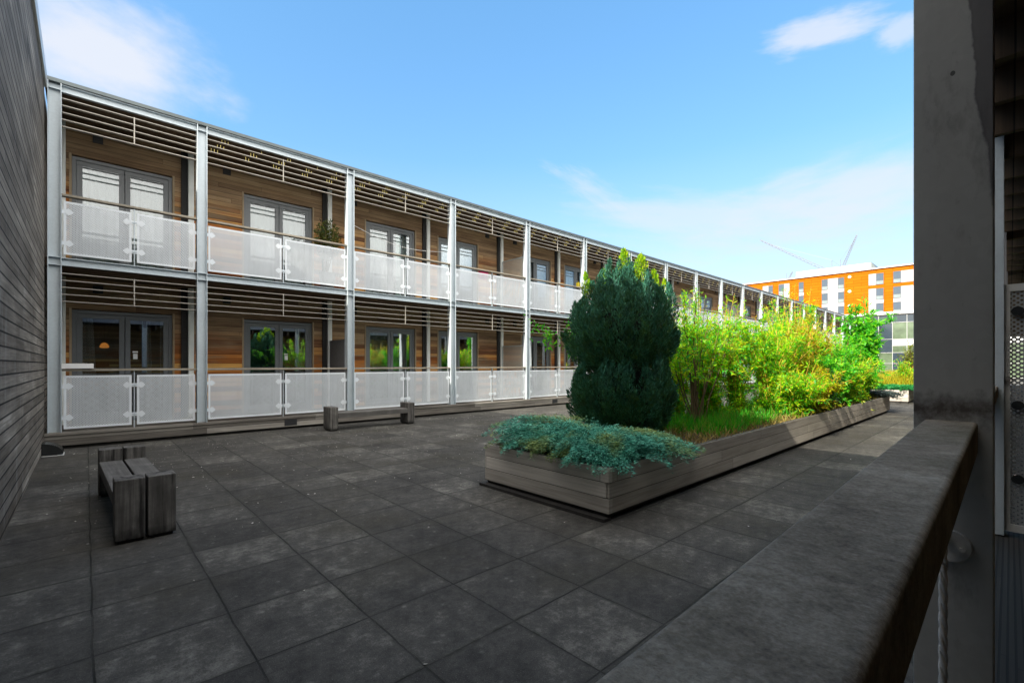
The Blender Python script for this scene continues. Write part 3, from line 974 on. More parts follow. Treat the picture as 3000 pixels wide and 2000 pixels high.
# black hood at the foot of the timber wall
cw = MB()
hx, hy = XL + 0.002, 10.15
ns = 10
for i in range(ns):
    a0, a1 = PI / 2 * i / ns, PI / 2 * (i + 1) / ns
    r0 = [(math.sin(a) * 0.24, 0.03 + math.cos(a) * 0.17) for a in (a0, a1)]
    cw.poly([(hx + r0[0][0], hy - 0.16, r0[0][1]), (hx + r0[0][0], hy + 0.16, r0[0][1]), (hx + r0[1][0], hy + 0.16, r0[1][1]), (hx + r0[1][0], hy - 0.16, r0[1][1])][::-1])
    for sy in (-1, 1):
        cw.poly([(hx, hy + sy * 0.16, 0.03), (hx + r0[0][0], hy + sy * 0.16, r0[0][1]), (hx + r0[1][0], hy + sy * 0.16, r0[1][1])])
cwt = thing('vent_cowl', 'black curved vent hood at the foot of the timber wall', 'vent cowl', (hx, hy, 0))
cw.build('hood', M['cowl'], cwt, (hx, hy, 0))
b = MB()
b.box(hx, hx + 0.25, hy - 0.17, hy + 0.17, 0.004, 0.014)
b.build('base_plate', M['coping'], cwt, (hx, hy, 0), bevel=0.004)

# ------------------------------------------------------------------ our own covered walkway (right)
wk = thing('walkway_building', 'covered walkway building in the right foreground with steel column and timber handrail', 'building', (1.7, 0.1, 0))
WO = (1.7, 0.1, 0)
cm = MB()
yc = 0.1065
cm.box(1.70, 1.711, 0.029, 0.184, 0.22, 6.1)
cm.box(1.844, 1.855, 0.029, 0.184, 0.22, 6.1)
cm.box(1.711, 1.844, yc - 0.005, yc + 0.005, 0.22, 6.1)
nc = cm.build('column', M['galv_dark'], wk, (1.70, yc, 0.22), bevel=0.002)
for n_ in range(1, 10): 
    o = inst(nc, wk, (1.70 + 3.0 * n_, yc, 0.22))
    if n_ == 1:
        o.data = nc.data.copy()
        o.data.materials[0] = M['galv']
# handrails
def hand(xa, za, xb, zb):
    h = MB()
    y0, y1, th = 0.057, 0.162, 0.085
    h.hexa([(xa, y0, za - th), (xb, y0, zb - th), (xb, y1, zb - th), (xa, y1, za - th), (xa, y0, za), (xb, y0, zb), (xb, y1, zb), (xa, y1, za)])
    return h
hand(-0.48, 1.219, 1.699, 1.261).build('handrail', M['rail_dark'], wk, (0.6, 0.1, 1.2), bevel=0.008, seg=5, harden=True)
for n_ in range(0, 6):
    hand(1.858 + 3 * n_, 1.261, 4.699 + 3 * n_, 1.261).build('handrail', M['rail_dark'], wk, (3.2 + 3 * n_, 0.1, 1.2), bevel=0.012, seg=3)
b = MB()
b.box(XL, 40, -1.27, 0.19, 0.15, 0.21)
b.build('deck', M['deck'], wk, WO)
b = MB()
b.box(XL, 40, 0.15, 0.18, 0.0, 0.145)
b.build('plinth', M['plinthwood'], wk, WO)
b = MB()
b.box(XL, 40, -1.27, 0.10, 3.05, 3.22)
x = 1.62
while x < 30:
    b.box(x, x + 0.05, -1.27, 0.09, 2.86, 3.045, 1)
    x += 0.52
b.build('ceiling', [M['soffit'], M['soffit']], wk, WO)
b = MB()
b.box(XL, 40, 0.10, 0.115, 3.07, 3.21)
b.build('edge_beam', M['galv_dark'], wk, WO)
b = MB()
b.box(XL, 40, -1.45, -1.27, 0.0, 6.0)
b.build('wall', M['wallwood'], wk, WO)
b = MB()
b.box(XL, 40, -9, 0.12, 6.02, 6.16)
b.build('roof', M['flash'], wk, WO)
b = MB()
b.poly([(XL, 0.11, 3.27), (40, 0.11, 3.27), (40, 0.11, 4.17), (XL, 0.11, 4.17)])
b.build('upper_railing', M['sheet'], wk, WO)
b = MB()
for i in range(5): b.box(XL, 40, 0.09, 0.13, 5.89 - 0.1175 * i - 0.01, 5.89 - 0.1175 * i + 0.01)
b.build('louvre_screen', M['bar'], wk, WO)
# perforated privacy screen at the next column
b = MB()
sxp = 4.74
b.poly([(sxp, -1.2, 0.30), (sxp, 0.00, 0.30), (sxp, 0.00, 1.92), (sxp, -1.2, 1.92)])
for (ya, yb_, za, zb) in ((-1.2, 0.03, 1.92, 1.97), (-1.2, 0.03, 0.25, 0.30), (0.0, 0.03, 0.30, 1.92)):
    b.box(sxp - 0.01, sxp + 0.01, ya, yb_, za, zb, 1)
for zc in (0.62, 1.13, 1.78):
    b.tube([(sxp - 0.03, -0.035, zc), (sxp - 0.004, -0.035, zc)], 0.032, 12, 2)
b.build('privacy_screen', [M['perf_y'], M['galv_dark'], M['cowl']], wk, (sxp, 0, 0.22))
# round bracket plate with bolt and the twisted wire rope that hangs from it
dc = (1.699, 0.108, 0.928)
pt = thing('bracket_plate', 'round steel bracket plate bolted to the foreground column under the handrail', 'bracket', dc)
b = MB()
b.tube([(1.699, dc[1], dc[2]), (1.689, dc[1], dc[2])], 0.042, 28)
b.build('plate', M['steel'], pt, dc, bevel=0.002)
b = MB()
for dy, dz in ((-0.022, -0.004), (0.022, 0.006)):
    b.tube([(1.689, dc[1] + dy, dc[2] + dz), (1.683, dc[1] + dy, dc[2] + dz)], 0.007, 6)
b.build('bolt', M['steel'], pt, dc)
b = MB()
b.tube([(1.689, 0.116, 0.955), (1.60, 0.116, 0.958)], 0.009, 10)
b.build('hook', M['steel'], pt, dc)
rp = MB()
for s in range(3):
    pts = []
    for i in range(141):
        z = 0.955 - 0.74 * i / 140
        a = 2 * PI * s / 3 + (0.955 - z) * 2 * PI / 0.12
        pts.append((1.60 + 0.0048 * math.cos(a), 0.116 + 0.0048 * math.sin(a), z))
    rp.tube(pts, 0.0048, 8)
tag(rp.build('wire_rope', M['steel'], None, (1.6, 0.116, 0.21), smooth=True), 'twisted steel wire rope hanging vertically beside the foreground handrail', 'wire rope')

# ------------------------------------------------------------------ planters
def planter(xa, xb, ya, yb, label, name='timber_planter'):
    t_ = thing(name, label, 'planter', (xa, ya, 0), 'timber planters in the middle of the courtyard')
    o = (xa, ya, 0)
    th = 0.06
    H = 0.477
    b = MB()
    # courses alternate at the corner like a log joint
    for i in range(3):
        z0 = 0.06 + 0.139 * i + (0.0015 if i else 0)
        z1 = 0.06 + 0.139 * (i + 1)
        e = 0.0 if i != 1 else -0.035
        b.box(xa, xa + th, ya + (0.0 if i != 1 else 0.03), yb, z0, z1)
    b.build('end_board', M['planterwood_y'], t_, o, bevel=0.003)
    b = MB()
    b.box(xb - th, xb, ya + 0.002, yb, 0.06, H)
    b.build('end_board', M['planterwood_y'], t_, o, bevel=0.003)
    for y_ in (ya, yb - th):
        b = MB()
        for i in range(3):
            z0 = 0.06 + 0.139 * i + (0.0015 if i else 0)
            z1 = 0.06 + 0.139 * (i + 1)
            xs = xa + th + 0.001 if i != 1 else xa + 0.012
            b.box(xs, xb - th - 0.001, y_ + 0.001, y_ + th, z0, z1)
        b.build('side_board', M['planterwood_x'], t_, o, bevel=0.003)
    b = MB()
    b.box(xa - 0.06, xa + 0.05, ya + 0.01, yb + 0.03, 0.0, 0.03)
    b.box(xa + 0.02, xb - 0.02, ya + 0.03, yb - 0.03, 0.031, 0.058)
    b.build('skirt', M['darkwood'], t_, o)
    b = MB()
    nx, ny = max(8, int((xb - xa) * 5)), 9
    pts = [[(xa + th + (xb - xa - 2 * th) * i / nx, ya + th + (yb - ya - 2 * th) * j / ny, 0.41 + 0.035 * math.sin(i * 1.7 + j) + rnd.uniform(-0.015, 0.015)) for j in range(ny + 1)] for i in range(nx + 1)]
    for i in range(nx):
        for j in range(ny):
            b.poly([pts[i][j], pts[i + 1][j], pts[i + 1][j + 1], pts[i][j + 1]])
    b.build('soil', M['soil'], t_, o, smooth=True)
    return t_


planter(3.45, 17.68, 2.45, 4.20, 'long weathered timber planter holding the conifer and the green shrubs')
planter(22.0, 36.0, 2.52, 4.30, 'second timber planter with a sunlit end, beyond the far end of the first')

# ------------------------------------------------------------------ benches
def bench(cx, cy, ang, label):
    t_ = thing('bench', label, 'bench', (0, 0, 0), 'timber block benches')
    ends = []
    for e in (-1, 1):
        for s in (-1, 1):
            b = MB()
            b.box(e * 0.91 - 0.09, e * 0.91 + 0.09, s * 0.102 - 0.094, s * 0.102 + 0.094, 0.025, 0.505)
            b.box(e * 0.91 - 0.07, e * 0.91 + 0.07, s * 0.102 - 0.075, s * 0.102 + 0.075, 0.0, 0.024, 1)
            b.build('end_block', [M['bench'], M['darkwood']], t_, (0, 0, 0), bevel=0.007)
    for s in (-1, 1):
        b = MB()
        b.box(-0.819, 0.819, s * 0.102 - 0.093, s * 0.102 + 0.093, 0.27, 0.38)
        b.build('seat_plank', M['bench_seat'], t_, (0, 0, 0), bevel=0.006)
    t_.location = (cx, cy, 0)
    t_.rotation_euler = (0, 0, ang)
    return t_


bench(0.325, 5.73, math.radians(92.0), 'dark weathered timber bench standing end on near the left wall')
bench(4.78, 9.90, math.radians(-2.0), 'grey timber bench standing sideways in front of the perforated railings')


# ------------------------------------------------------------------ vegetation
def unit(a):
    return a / (np.linalg.norm(a, axis=-1, keepdims=True) + 1e-9)


# conifer: many upright flame-shaped plumes of fine sprays around a dark core
def conifer(cx, cy, zs):
    rs = np.random.RandomState(5)
    t_ = thing('conifer', 'dense dark blue-green conifer with a waist and tips coloured sunlit yellow-green behind the spreading juniper', 'conifer', (cx, cy, zs))
    prof = [(0.47, 0.30), (0.67, 0.64), (0.79, 0.685), (1.03, 0.73), (1.25, 0.72), (1.45, 0.56), (1.56, 0.54), (1.70, 0.66), (1.90, 0.79), (2.15, 0.77), (2.40, 0.66), (2.55, 0.54), (2.68, 0.36), (2.78, 0.12)]
    pz = np.array([p[0] for p in prof])
    pr = np.array([p[1] for p in prof])
    R = lambda z: np.interp(z, pz, pr)
    lumps = lambda th, z: 1 + 0.06 * np.sin(3 * th + 1.3 * z + 0.7) + 0.04 * np.sin(5 * th - 4 * z)
    C, D, L, W = [], [], [], []
    tips = []
    gold = []
    P2 = lambda r_, th, z: np.array([math.cos(th) * r_, math.sin(th) * r_, z])
    for (n, z0, zm, zt, rm, rt, r0, rad) in ((38, (0.40, 0.6), (0.80, 1.12), (1.22, 1.62), (0.62, 0.71), (0.48, 0.63), 0.25, (0.10, 0.155)),
                                            (26, (0.38, 0.45), (0.44, 0.7), (0.80, 1.15), (0.44, 0.54), (0.58, 0.69), 0.2, (0.09, 0.125)),
                                            (44, (0.9, 1.2), (1.70, 1.98), (2.10, 2.46), (0.66, 0.77), (0.48, 0.65), 0.2, (0.10, 0.15)),
                                            (22, (1.2, 1.4), (1.42, 1.56), (1.75, 1.95), (0.54, 0.64), (0.66, 0.78), 0.25, (0.08, 0.11)),
                                            (34, (1.3, 1.7), (2.05, 2.3), (2.34, 2.66), (0.38, 0.52), (0.20, 0.44), 0.1, (0.08, 0.125)),
                                            (16, (1.6, 1.9), (2.2, 2.4), (2.6, 2.86), (0.08, 0.26), (0.03, 0.22), 0.05, (0.08, 0.12))):
        for i in range(n):
            th = 2 * PI * (i + rs.uniform(-0.45, 0.45)) / n * (1 if n > 20 else 1.0) + n
            sq = 1.05 + 0.05 * math.sin(3 * th + 0.7)
            u_ = rs.uniform
            tips.append((P2(r0, th, u_(*z0)), P2(u_(*rm) * sq, th + u_(-0.1, 0.1), u_(*zm)), P2(u_(*rt) * sq, th + u_(-0.2, 0.2), u_(*zt)), u_(*rad), 0.22))
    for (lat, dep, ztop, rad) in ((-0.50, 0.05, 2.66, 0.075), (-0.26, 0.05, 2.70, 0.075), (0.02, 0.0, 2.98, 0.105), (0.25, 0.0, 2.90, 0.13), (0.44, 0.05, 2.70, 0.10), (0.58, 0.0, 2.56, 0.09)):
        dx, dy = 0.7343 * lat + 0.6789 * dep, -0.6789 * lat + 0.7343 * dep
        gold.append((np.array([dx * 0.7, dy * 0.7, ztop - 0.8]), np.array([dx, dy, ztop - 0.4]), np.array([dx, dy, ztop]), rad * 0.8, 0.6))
    ngold = 0
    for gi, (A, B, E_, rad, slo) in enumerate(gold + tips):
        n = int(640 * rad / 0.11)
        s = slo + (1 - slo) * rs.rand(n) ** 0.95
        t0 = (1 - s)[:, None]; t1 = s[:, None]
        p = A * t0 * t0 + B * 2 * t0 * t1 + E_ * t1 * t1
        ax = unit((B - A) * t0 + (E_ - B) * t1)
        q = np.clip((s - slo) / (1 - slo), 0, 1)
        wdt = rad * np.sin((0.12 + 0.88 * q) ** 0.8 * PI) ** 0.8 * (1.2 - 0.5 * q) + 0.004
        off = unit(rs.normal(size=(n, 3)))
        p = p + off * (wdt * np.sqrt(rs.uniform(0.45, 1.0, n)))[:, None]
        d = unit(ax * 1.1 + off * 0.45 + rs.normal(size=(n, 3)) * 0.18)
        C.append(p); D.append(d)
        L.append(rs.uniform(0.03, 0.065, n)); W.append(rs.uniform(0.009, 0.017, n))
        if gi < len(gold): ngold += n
    C = np.concatenate(C) + np.array([cx, cy, 0]); D = np.concatenate(D)
    L = np.concatenate(L); W = np.concatenate(W)
    N = rs.normal(size=C.shape)
    leaf_mesh('sunlit_tips', C[:ngold], D[:ngold], N[:ngold], L[:ngold], W[:ngold], mat_leaf('conifer_sunlit_tips', [(0.05, 0.20, 0.02), (0.16, 0.38, 0.008), (0.32, 0.52, 0.008), (0.45, 0.52, 0.01)], 0.35), t_, (cx, cy, zs))  # sunlit tips painted as a brighter leaf colour on the top leaders
    C, D, N, L, W = C[ngold:], D[ngold:], N[ngold:], L[ngold:], W[ngold:]
    leaf_mesh('crown', C, D, N, L, W, mat_leaf('conifer_spray', [(0.007, 0.052, 0.040), (0.015, 0.092, 0.066), (0.03, 0.145, 0.098), (0.07, 0.24, 0.155)], 0.15, (0.16, 0.30, 0.01), 0.6, 0.75, (0.006, 0.034, 0.032), 5.5), t_, (cx, cy, zs))
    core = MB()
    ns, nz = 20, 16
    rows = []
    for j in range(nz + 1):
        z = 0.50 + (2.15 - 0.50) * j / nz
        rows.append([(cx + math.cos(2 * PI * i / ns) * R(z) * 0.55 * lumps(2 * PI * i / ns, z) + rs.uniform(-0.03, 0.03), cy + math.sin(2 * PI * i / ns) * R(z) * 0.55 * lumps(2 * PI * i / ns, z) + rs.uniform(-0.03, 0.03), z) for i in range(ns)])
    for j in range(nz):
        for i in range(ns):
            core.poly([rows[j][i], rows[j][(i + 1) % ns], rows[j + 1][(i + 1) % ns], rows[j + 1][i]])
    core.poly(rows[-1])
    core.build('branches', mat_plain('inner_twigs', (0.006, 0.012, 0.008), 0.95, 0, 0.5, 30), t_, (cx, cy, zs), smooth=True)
    tr = MB()
    for i in range(4):
        a = i * 1.7
        tr.tube([(cx + 0.05 * math.cos(a), cy + 0.05 * math.sin(a), 0.38), (cx + 0.12 * math.cos(a), cy + 0.12 * math.sin(a), 0.7), (cx + 0.2 * math.cos(a), cy + 0.2 * math.sin(a), 1.3)], [0.05, 0.04, 0.03], 7)
    tr.build('trunk', M['bark'], t_, (cx, cy, zs), smooth=True)


conifer(5.42, 3.62, 0.41)


def juniper(name, label, x0, x1, y0, y1, nbr, seed, mat, hmax, drape=True, leafl=0.03, zb=0.42, exclude=None):
    """flat spreading conifer: arching feathery sprays"""
    rs = np.random.RandomState(seed)
    t_ = thing(name, label, 'juniper', ((x0 + x1) / 2, (y0 + y1) / 2, zb))
    org = ((x0 + x1) / 2, (y0 + y1) / 2, zb)
    C, D, N, L, W = [], [], [], [], []
    st = MB()
    for i in range(nbr):
        bx, by = rs.uniform(x0, x1), rs.uniform(y0, y1)
        if exclude and exclude(bx, by): continue
        cxm, cym = (x0 + x1) / 2, (y0 + y1) / 2
        th = math.atan2(by - cym, bx - cxm) + rs.normal() * 0.9
        ln = rs.uniform(0.26, 0.50)
        hloc = hmax(bx, by)
        zbase = zb + hloc * rs.uniform(0.25, 0.95)
        dirh = np.array([math.cos(th), math.sin(th), 0])
        m = 9
        s = np.linspace(0, 1, m)
        path = np.array([bx, by, zbase]) + dirh * (s * ln)[:, None] + np.array([0, 0, 1.0]) * ((s * 0.42 - s * s * 0.55) * ln + hloc * 0.15 * s)[:, None]
        nl = int(170 * ln / 0.34)
        ss = rs.rand(nl)
        pp = np.stack([np.interp(ss, s, path[:, q]) for q in range(3)], 1)
        side = np.cross(dirh, [0, 0, 1.0])
        sg = rs.choice([-1, 1], nl)
        spread = (0.062 * np.sin(np.clip(ss * 0.95 + 0.05, 0, 1) * PI) + 0.012) * rs.rand(nl)
        pp = pp + side * (sg * spread)[:, None] + np.c_[np.zeros((nl, 2)), rs.normal(size=nl) * 0.014 - spread * 0.2]
        d = unit(dirh * 1.0 + side * (sg * 0.6)[:, None] + rs.normal(size=(nl, 3)) * 0.22 + np.array([0, 0, 0.12]))
        C.append(pp); D.append(d)
        N.append(rs.normal(size=(nl, 3)) * 0.5 + np.array([0, 0, 1]))
        L.append(rs.uniform(0.6, 1.35, nl) * leafl); W.append(rs.uniform(0.16, 0.28, nl) * leafl)
    leaf_mesh('foliage', np.concatenate(C), np.concatenate(D), np.concatenate(N), np.concatenate(L), np.concatenate(W), mat, t_, org)
    under = MB()
    nx, ny = 14, 12
    P_ = [[(x0 + (x1 - x0) * i / nx, y0 + (y1 - y0) * j / ny, zb - 0.03 + 0.55 * hmax(x0 + (x1 - x0) * i / nx, y0 + (y1 - y0) * j / ny)) for j in range(ny + 1)] for i in range(nx + 1)]
    for i in range(nx):
        for j in range(ny):
            under.poly([P_[i][j], P_[i + 1][j], P_[i + 1][j + 1], P_[i][j + 1]])
    under.build('branches', mat_plain(name + '_inner_twigs', (0.018, 0.022, 0.014), 0.95, 0, 0.5, 25), t_, org, smooth=True)
    return t_


teal = mat_leaf('juniper_spray', [(0.012, 0.09, 0.065), (0.04, 0.24, 0.17), (0.09, 0.39, 0.28), (0.18, 0.52, 0.39)], 0.15, None, 0.6, 0.8, (0.22, 0.26, 0.045), 2.6)
def jh(x, y):
    a = math.exp(-(((x - 4.05) / 0.55) ** 2 + ((y - 3.72) / 0.55) ** 2)) * 0.31
    b_ = math.exp(-(((x - 4.15) / 0.8) ** 2 + ((y - 2.85) / 0.5) ** 2)) * 0.20
    return 0.05 + a + b_
juniper('spreading_juniper', 'low blue-green juniper spreading over the near corner of the long planter', 3.58, 4.95, 2.56, 3.88, 640, 3, teal, jh, leafl=0.036, exclude=lambda x, y: y < 2.62 + (x - 4.3) * 0.12 and x > 4.75)
dk = mat_leaf('dark_juniper_spray', [(0.02, 0.035, 0.03), (0.04, 0.06, 0.055), (0.09, 0.12, 0.11), (0.03, 0.05, 0.04)], 0.1)
juniper('trailing_juniper', 'dark grey-green juniper trailing over the far end of the long planter', 16.6, 17.75, 2.45, 3.2, 130, 8, dk, lambda x, y: 0.18, leafl=0.05)


def shrub(name, label, cat, base, height, spread, nst, nleaf, ll, lw, lmat, smat, seed, droop=0.25, start=0.25, twig=0.35, wands=6, group=None, srad=0.011, vase=0.7, bias=(0, 0)):
    rs = np.random.RandomState(seed)
    t_ = thing(name, label, cat, base, group)
    st = MB()
    bx, by, bz = base
    paths = []
    for i in range(nst):
        th = rs.uniform(0, 2 * PI)
        r0 = rs.uniform(0, 0.12) * spread
        h = height * rs.uniform(0.62, 1.0)
        out = spread * rs.uniform(0.25, 1.0)
        s = np.linspace(0, 1, 9)
        rad = r0 + (out - r0) * s ** (1 + vase)
        z = h * (s * (1 + droop * 0.6) - droop * 0.6 * s ** 3)
        wob = np.cumsum(rs.normal(size=(9, 2)) * 0.03 * height / 2, axis=0)
        p = np.c_[bx + math.cos(th) * rad + wob[:, 0] + bias[0] * s, by + math.sin(th) * rad * 0.62 + wob[:, 1] + bias[1] * s, bz + z]
        p[:, 1] = np.clip(p[:, 1], 2.15, 4.6) if name != 'free' else p[:, 1]
        paths.append((p, 1.0))
        st.tube(p, list(np.linspace(srad, srad * 0.3, 9) * rs.uniform(0.7, 1.25)), 4, cap=False)
        nt_ = rs.randint(3, 7)
        for q in range(nt_):
            si = rs.uniform(start, 0.95)
            k = int(si * 8)
            a = p[k]
            tdir = unit((p[min(k + 1, 8)] - p[max(k - 1, 0)])[None, :])[0]
            dr = unit((tdir * 0.9 + rs.normal(size=3) * 0.65)[None, :])[0]
            tl = twig * rs.uniform(0.5, 1.2) * (1.2 - 0.5 * si)
            m = np.linspace(0, 1, 5)
            tp = a + dr * (m * tl)[:, None] + np.c_[np.zeros((5, 2)), -droop * tl * m ** 2 * 0.7]
            paths.append((tp, 0.55))
            st.tube(tp, list(np.linspace(srad * 0.4, srad * 0.18, 5)), 3, cap=False)
    for i in range(wands):      # thin upright shoots standing above the mass
        th = rs.uniform(0, 2 * PI)
        ro = spread * rs.uniform(0.1, 0.75)
        h = height * rs.uniform(0.95, 1.14)
        s = np.linspace(0, 1, 9)
        p = np.c_[bx + math.cos(th) * ro * s + bias[0] * s, np.clip(by + math.sin(th) * ro * 0.6 * s + bias[1] * s, 2.3, 4.5), bz + h * s]
        paths.append((p, 0.5))
        st.tube(p, list(np.linspace(srad * 0.8, srad * 0.2, 9)), 4, cap=False)
    nleaf = int(nleaf * 0.8)
    st.build('stems', smat, t_, base, smooth=True)
    wts = np.array([p[1] * (1 if len(p[0]) == 9 else 0.8) for p in paths])
    cnt = rs.multinomial(nleaf, wts / wts.sum())
    C, D = [], []
    for (p, _), n in zip(paths, cnt):
        if n == 0: continue
        m = len(p)
        lo = start if m == 9 else 0.1
        s = lo + (1 - lo) * rs.rand(n)
        pp = np.stack([np.interp(s, np.linspace(0, 1, m), p[:, q]) for q in range(3)], 1)
        ax = unit((p[-1] - p[-2])[None, :])
        d = unit(ax * 0.5 + rs.normal(size=(n, 3)) * 0.75 + np.array([0, 0, 0.1 - droop]))
        C.append(pp + d * 0.012 + rs.normal(size=(n, 3)) * 0.012); D.append(d)
    C = np.concatenate(C); D = np.concatenate(D)
    n = len(C)
    leaf_mesh('foliage', C, D, rs.normal(size=(n, 3)) * 0.7 + np.array([0, 0, 1]), rs.uniform(0.6, 1.3, n) * ll, rs.uniform(0.7, 1.25, n) * lw, lmat, t_, base, fold=0.15)
    return t_


lime = mat_leaf('willow_leaf', [(0.20, 0.62, 0.005), (0.36, 0.76, 0.008), (0.08, 0.54, 0.012), (0.60, 0.76, 0.01), (0.58, 0.50, 0.015), (0.04, 0.50, 0.06), (0.10, 0.30, 0.02)], 0.55, None, 0.45)
green = mat_leaf('bright_leaf', [(0.035, 0.34, 0.012), (0.10, 0.55, 0.02), (0.28, 0.66, 0.015), (0.04, 0.42, 0.05)], 0.55, None, 0.45)
amber = mat_leaf('autumn_leaf', [(0.66, 0.60, 0.012), (0.42, 0.66, 0.012), (0.62, 0.40, 0.015), (0.24, 0.62, 0.012), (0.50, 0.20, 0.01), (0.12, 0.34, 0.02)], 0.55, None, 0.45)
deep = mat_leaf('deep_green_leaf', [(0.02, 0.10, 0.015), (0.04, 0.16, 0.018), (0.06, 0.24, 0.02), (0.02, 0.08, 0.02)], 0.35, None, 0.5)
GRP = 'shrubs in the long planter'
Zs = 0.42
shrub('multi_stem_shrub', 'open shrub on bare dark forked stems, right beside the conifer', 'shrub', (7.0, 3.35, Zs), 2.05, 0.95, 15, 5979, 0.075, 0.020, lime, M['stem_brown'], 21, start=0.48, group=GRP, srad=0.013)
shrub('willow_shrub', 'lime-green willow shrub behind the open bare-stemmed one', 'shrub', (8.2, 3.65, Zs), 2.0, 1.05, 34, 13799, 0.085, 0.021, lime, M['stem_gold'], 22, start=0.12, group=GRP)
shrub('willow_shrub', 'upright gold-stemmed shrub wedged between the two lime willows nearest the conifer', 'shrub', (8.95, 3.5, Zs), 2.0, 0.9, 36, 12000, 0.085, 0.021, lime, M['stem_gold'], 35, start=0.1, group=GRP)
shrub('willow_shrub', 'lime and gold willow shrub with tall stems left of the autumn-tinted one', 'shrub', (9.6, 3.1, Zs), 1.8, 1.1, 36, 13799, 0.085, 0.021, lime, M['stem_gold'], 23, start=0.08, group=GRP)
shrub('autumn_shrub', 'golden-stemmed shrub with amber and yellow leaves, yellowest at the planter edge', 'shrub', (10.6, 3.0, Zs), 1.95, 1.1, 42, 11959, 0.08, 0.021, amber, M['stem_gold'], 24, start=0.05, group=GRP)
shrub('leafy_shrub', 'bright emerald leafy shrub between the amber shrub and the tall peaked one', 'shrub', (11.3, 3.6, Zs), 1.9, 0.9, 30, 11959, 0.085, 0.035, green, M['stem_brown'], 25, group=GRP)
shrub('willow_shrub', 'tallest peaked lime-green willow, its top level with the far balcony roof', 'shrub', (12.2, 3.45, Zs), 2.6, 1.0, 36, 15179, 0.10, 0.021, lime, M['stem_gold'], 26, start=0.12, group=GRP)
shrub('leafy_shrub', 'broad bright green shrub spilling low over the planter rim', 'shrub', (12.6, 2.85, Zs), 1.2, 0.95, 34, 11959, 0.09, 0.035, green, M['stem_brown'], 27, droop=0.5, group=GRP)
shrub('autumn_shrub', 'amber tinted shrub among the bright green ones near the far end', 'shrub', (13.7, 3.4, Zs), 2.05, 0.95, 36, 11959, 0.09, 0.022, amber, M['stem_gold'], 28, group=GRP)
shrub('leafy_shrub', 'rounded fresh green shrub below the glass facade, wider than tall', 'shrub', (14.8, 3.2, Zs), 1.75, 1.0, 36, 13799, 0.10, 0.036, green, M['stem_brown'], 29, group=GRP)
shrub('leafy_shrub', 'tall loose green shrub with drooping big leaves against the glass building', 'shrub', (16.95, 2.95, Zs), 2.7, 0.95, 22, 8500, 0.15, 0.05, green, M['stem_brown'], 30, droop=0.45, group=GRP, srad=0.016)
shrub('leafy_shrub', 'low emerald shrub at the far end of the long planter', 'shrub', (16.2, 2.9, Zs), 0.95, 0.9, 26, 7359, 0.10, 0.04, green, M['stem_brown'], 31, droop=0.5, group=GRP)
shrub('deep_green_shrub', 'dark green low shrub shaded under the amber leaves at the rim', 'shrub', (11.6, 2.75, Zs), 0.85, 0.7, 24, 5520, 0.07, 0.03, deep, M['stem_brown'], 32, group=GRP)
shrub('twiggy_shrub', 'thin twiggy shrub whose sparse branches poke out left of the conifer', 'shrub', (6.1, 4.05, Zs), 1.85, 1.25, 9, 965, 0.075, 0.028, green, M['stem_brown'], 33, droop=0.5, start=0.55, group=GRP, bias=(-0.55, 0.5), srad=0.009)

for (x_, y_, h_, lm_, sm_, lab, sd) in ((9.75, 2.75, 0.95, lime, 'stem_gold', 'low yellow-lime shrub at the rim where the sunlight starts', 61), (10.9, 2.72, 0.9, amber, 'stem_gold', 'low golden shrub spilling to the rim beside the yellow-lime one', 62),
                                    (13.7, 2.75, 1.1, lime, 'stem_gold', 'low lime shrub at the rim in front of the autumn-tinted one', 63), (14.9, 2.75, 1.2, lime, 'stem_gold', 'waist-high lime shrub at the rim near the trailing dark juniper', 64),
                                    (15.7, 3.6, 1.9, lime, 'stem_gold', 'lime willow shrub in front of the tall big-leaved one', 65), (13.2, 3.8, 2.2, green, 'stem_brown', 'tall fresh green shrub at the back beside the tallest willow', 66),
                                    (7.5, 3.95, 1.75, lime, 'stem_gold', 'lime shrub at the back rim seen through the bare forked stems', 67), (11.3, 3.2, 1.7, lime, 'stem_gold', 'lime shrub between the golden-stemmed shrub and the emerald one', 68)):
    shrub('willow_shrub' if lm_ is lime else 'leafy_shrub' if lm_ is green else 'autumn_shrub', lab, 'shrub', (x_, y_, Zs), h_, 0.95, 34, 9000, 0.085, 0.022, lm_, M[sm_], sd, start=0.08, droop=0.35, group=GRP)

# grass and weeds in the planter
rs = np.random.RandomState(41)
def grass(name, label, x0, x1, y0, y1, n, hmin, hmax, wd, mat, zb, lean=0.35):
    C = np.c_[rs.uniform(x0, x1, n), rs.uniform(y0, y1, n), np.full(n, zb)]
    D = np.c_[rs.normal(size=(n, 2)) * lean, np.ones(n)]
    o = leaf_mesh(name, C, D, rs.normal(size=(n, 3)), rs.uniform(hmin, hmax, n), rs.uniform(0.6, 1.4, n) * wd, mat, None, ((x0 + x1) / 2, (y0 + y1) / 2, zb))
    return tag(o, label, 'grass', kind='stuff')
gg = mat_leaf('grass_blade', [(0.015, 0.20, 0.008), (0.035, 0.34, 0.01), (0.08, 0.40, 0.012), (0.20, 0.26, 0.03)], 0.45)
gb = mat_leaf('dry_grass_blade', [(0.26, 0.17, 0.05), (0.34, 0.25, 0.07), (0.16, 0.11, 0.035), (0.20, 0.24, 0.03)], 0.3)
grass('grass', 'green grass growing under the open shrub beside the conifer', 6.2, 8.6, 2.7, 4.1, 3600, 0.08, 0.34, 0.013, gg, 0.41)
grass('dry_grass', 'dry brown grass and twigs along the planter rim', 5.2, 16.5, 2.53, 3.4, 4200, 0.06, 0.22, 0.012, gb, 0.41, 0.6)
grass('weeds', 'upright yellow-green weeds between the shrubs', 9.0, 16.5, 2.7, 4.1, 3500, 0.12, 0.4, 0.018, gg, 0.41, 0.4)

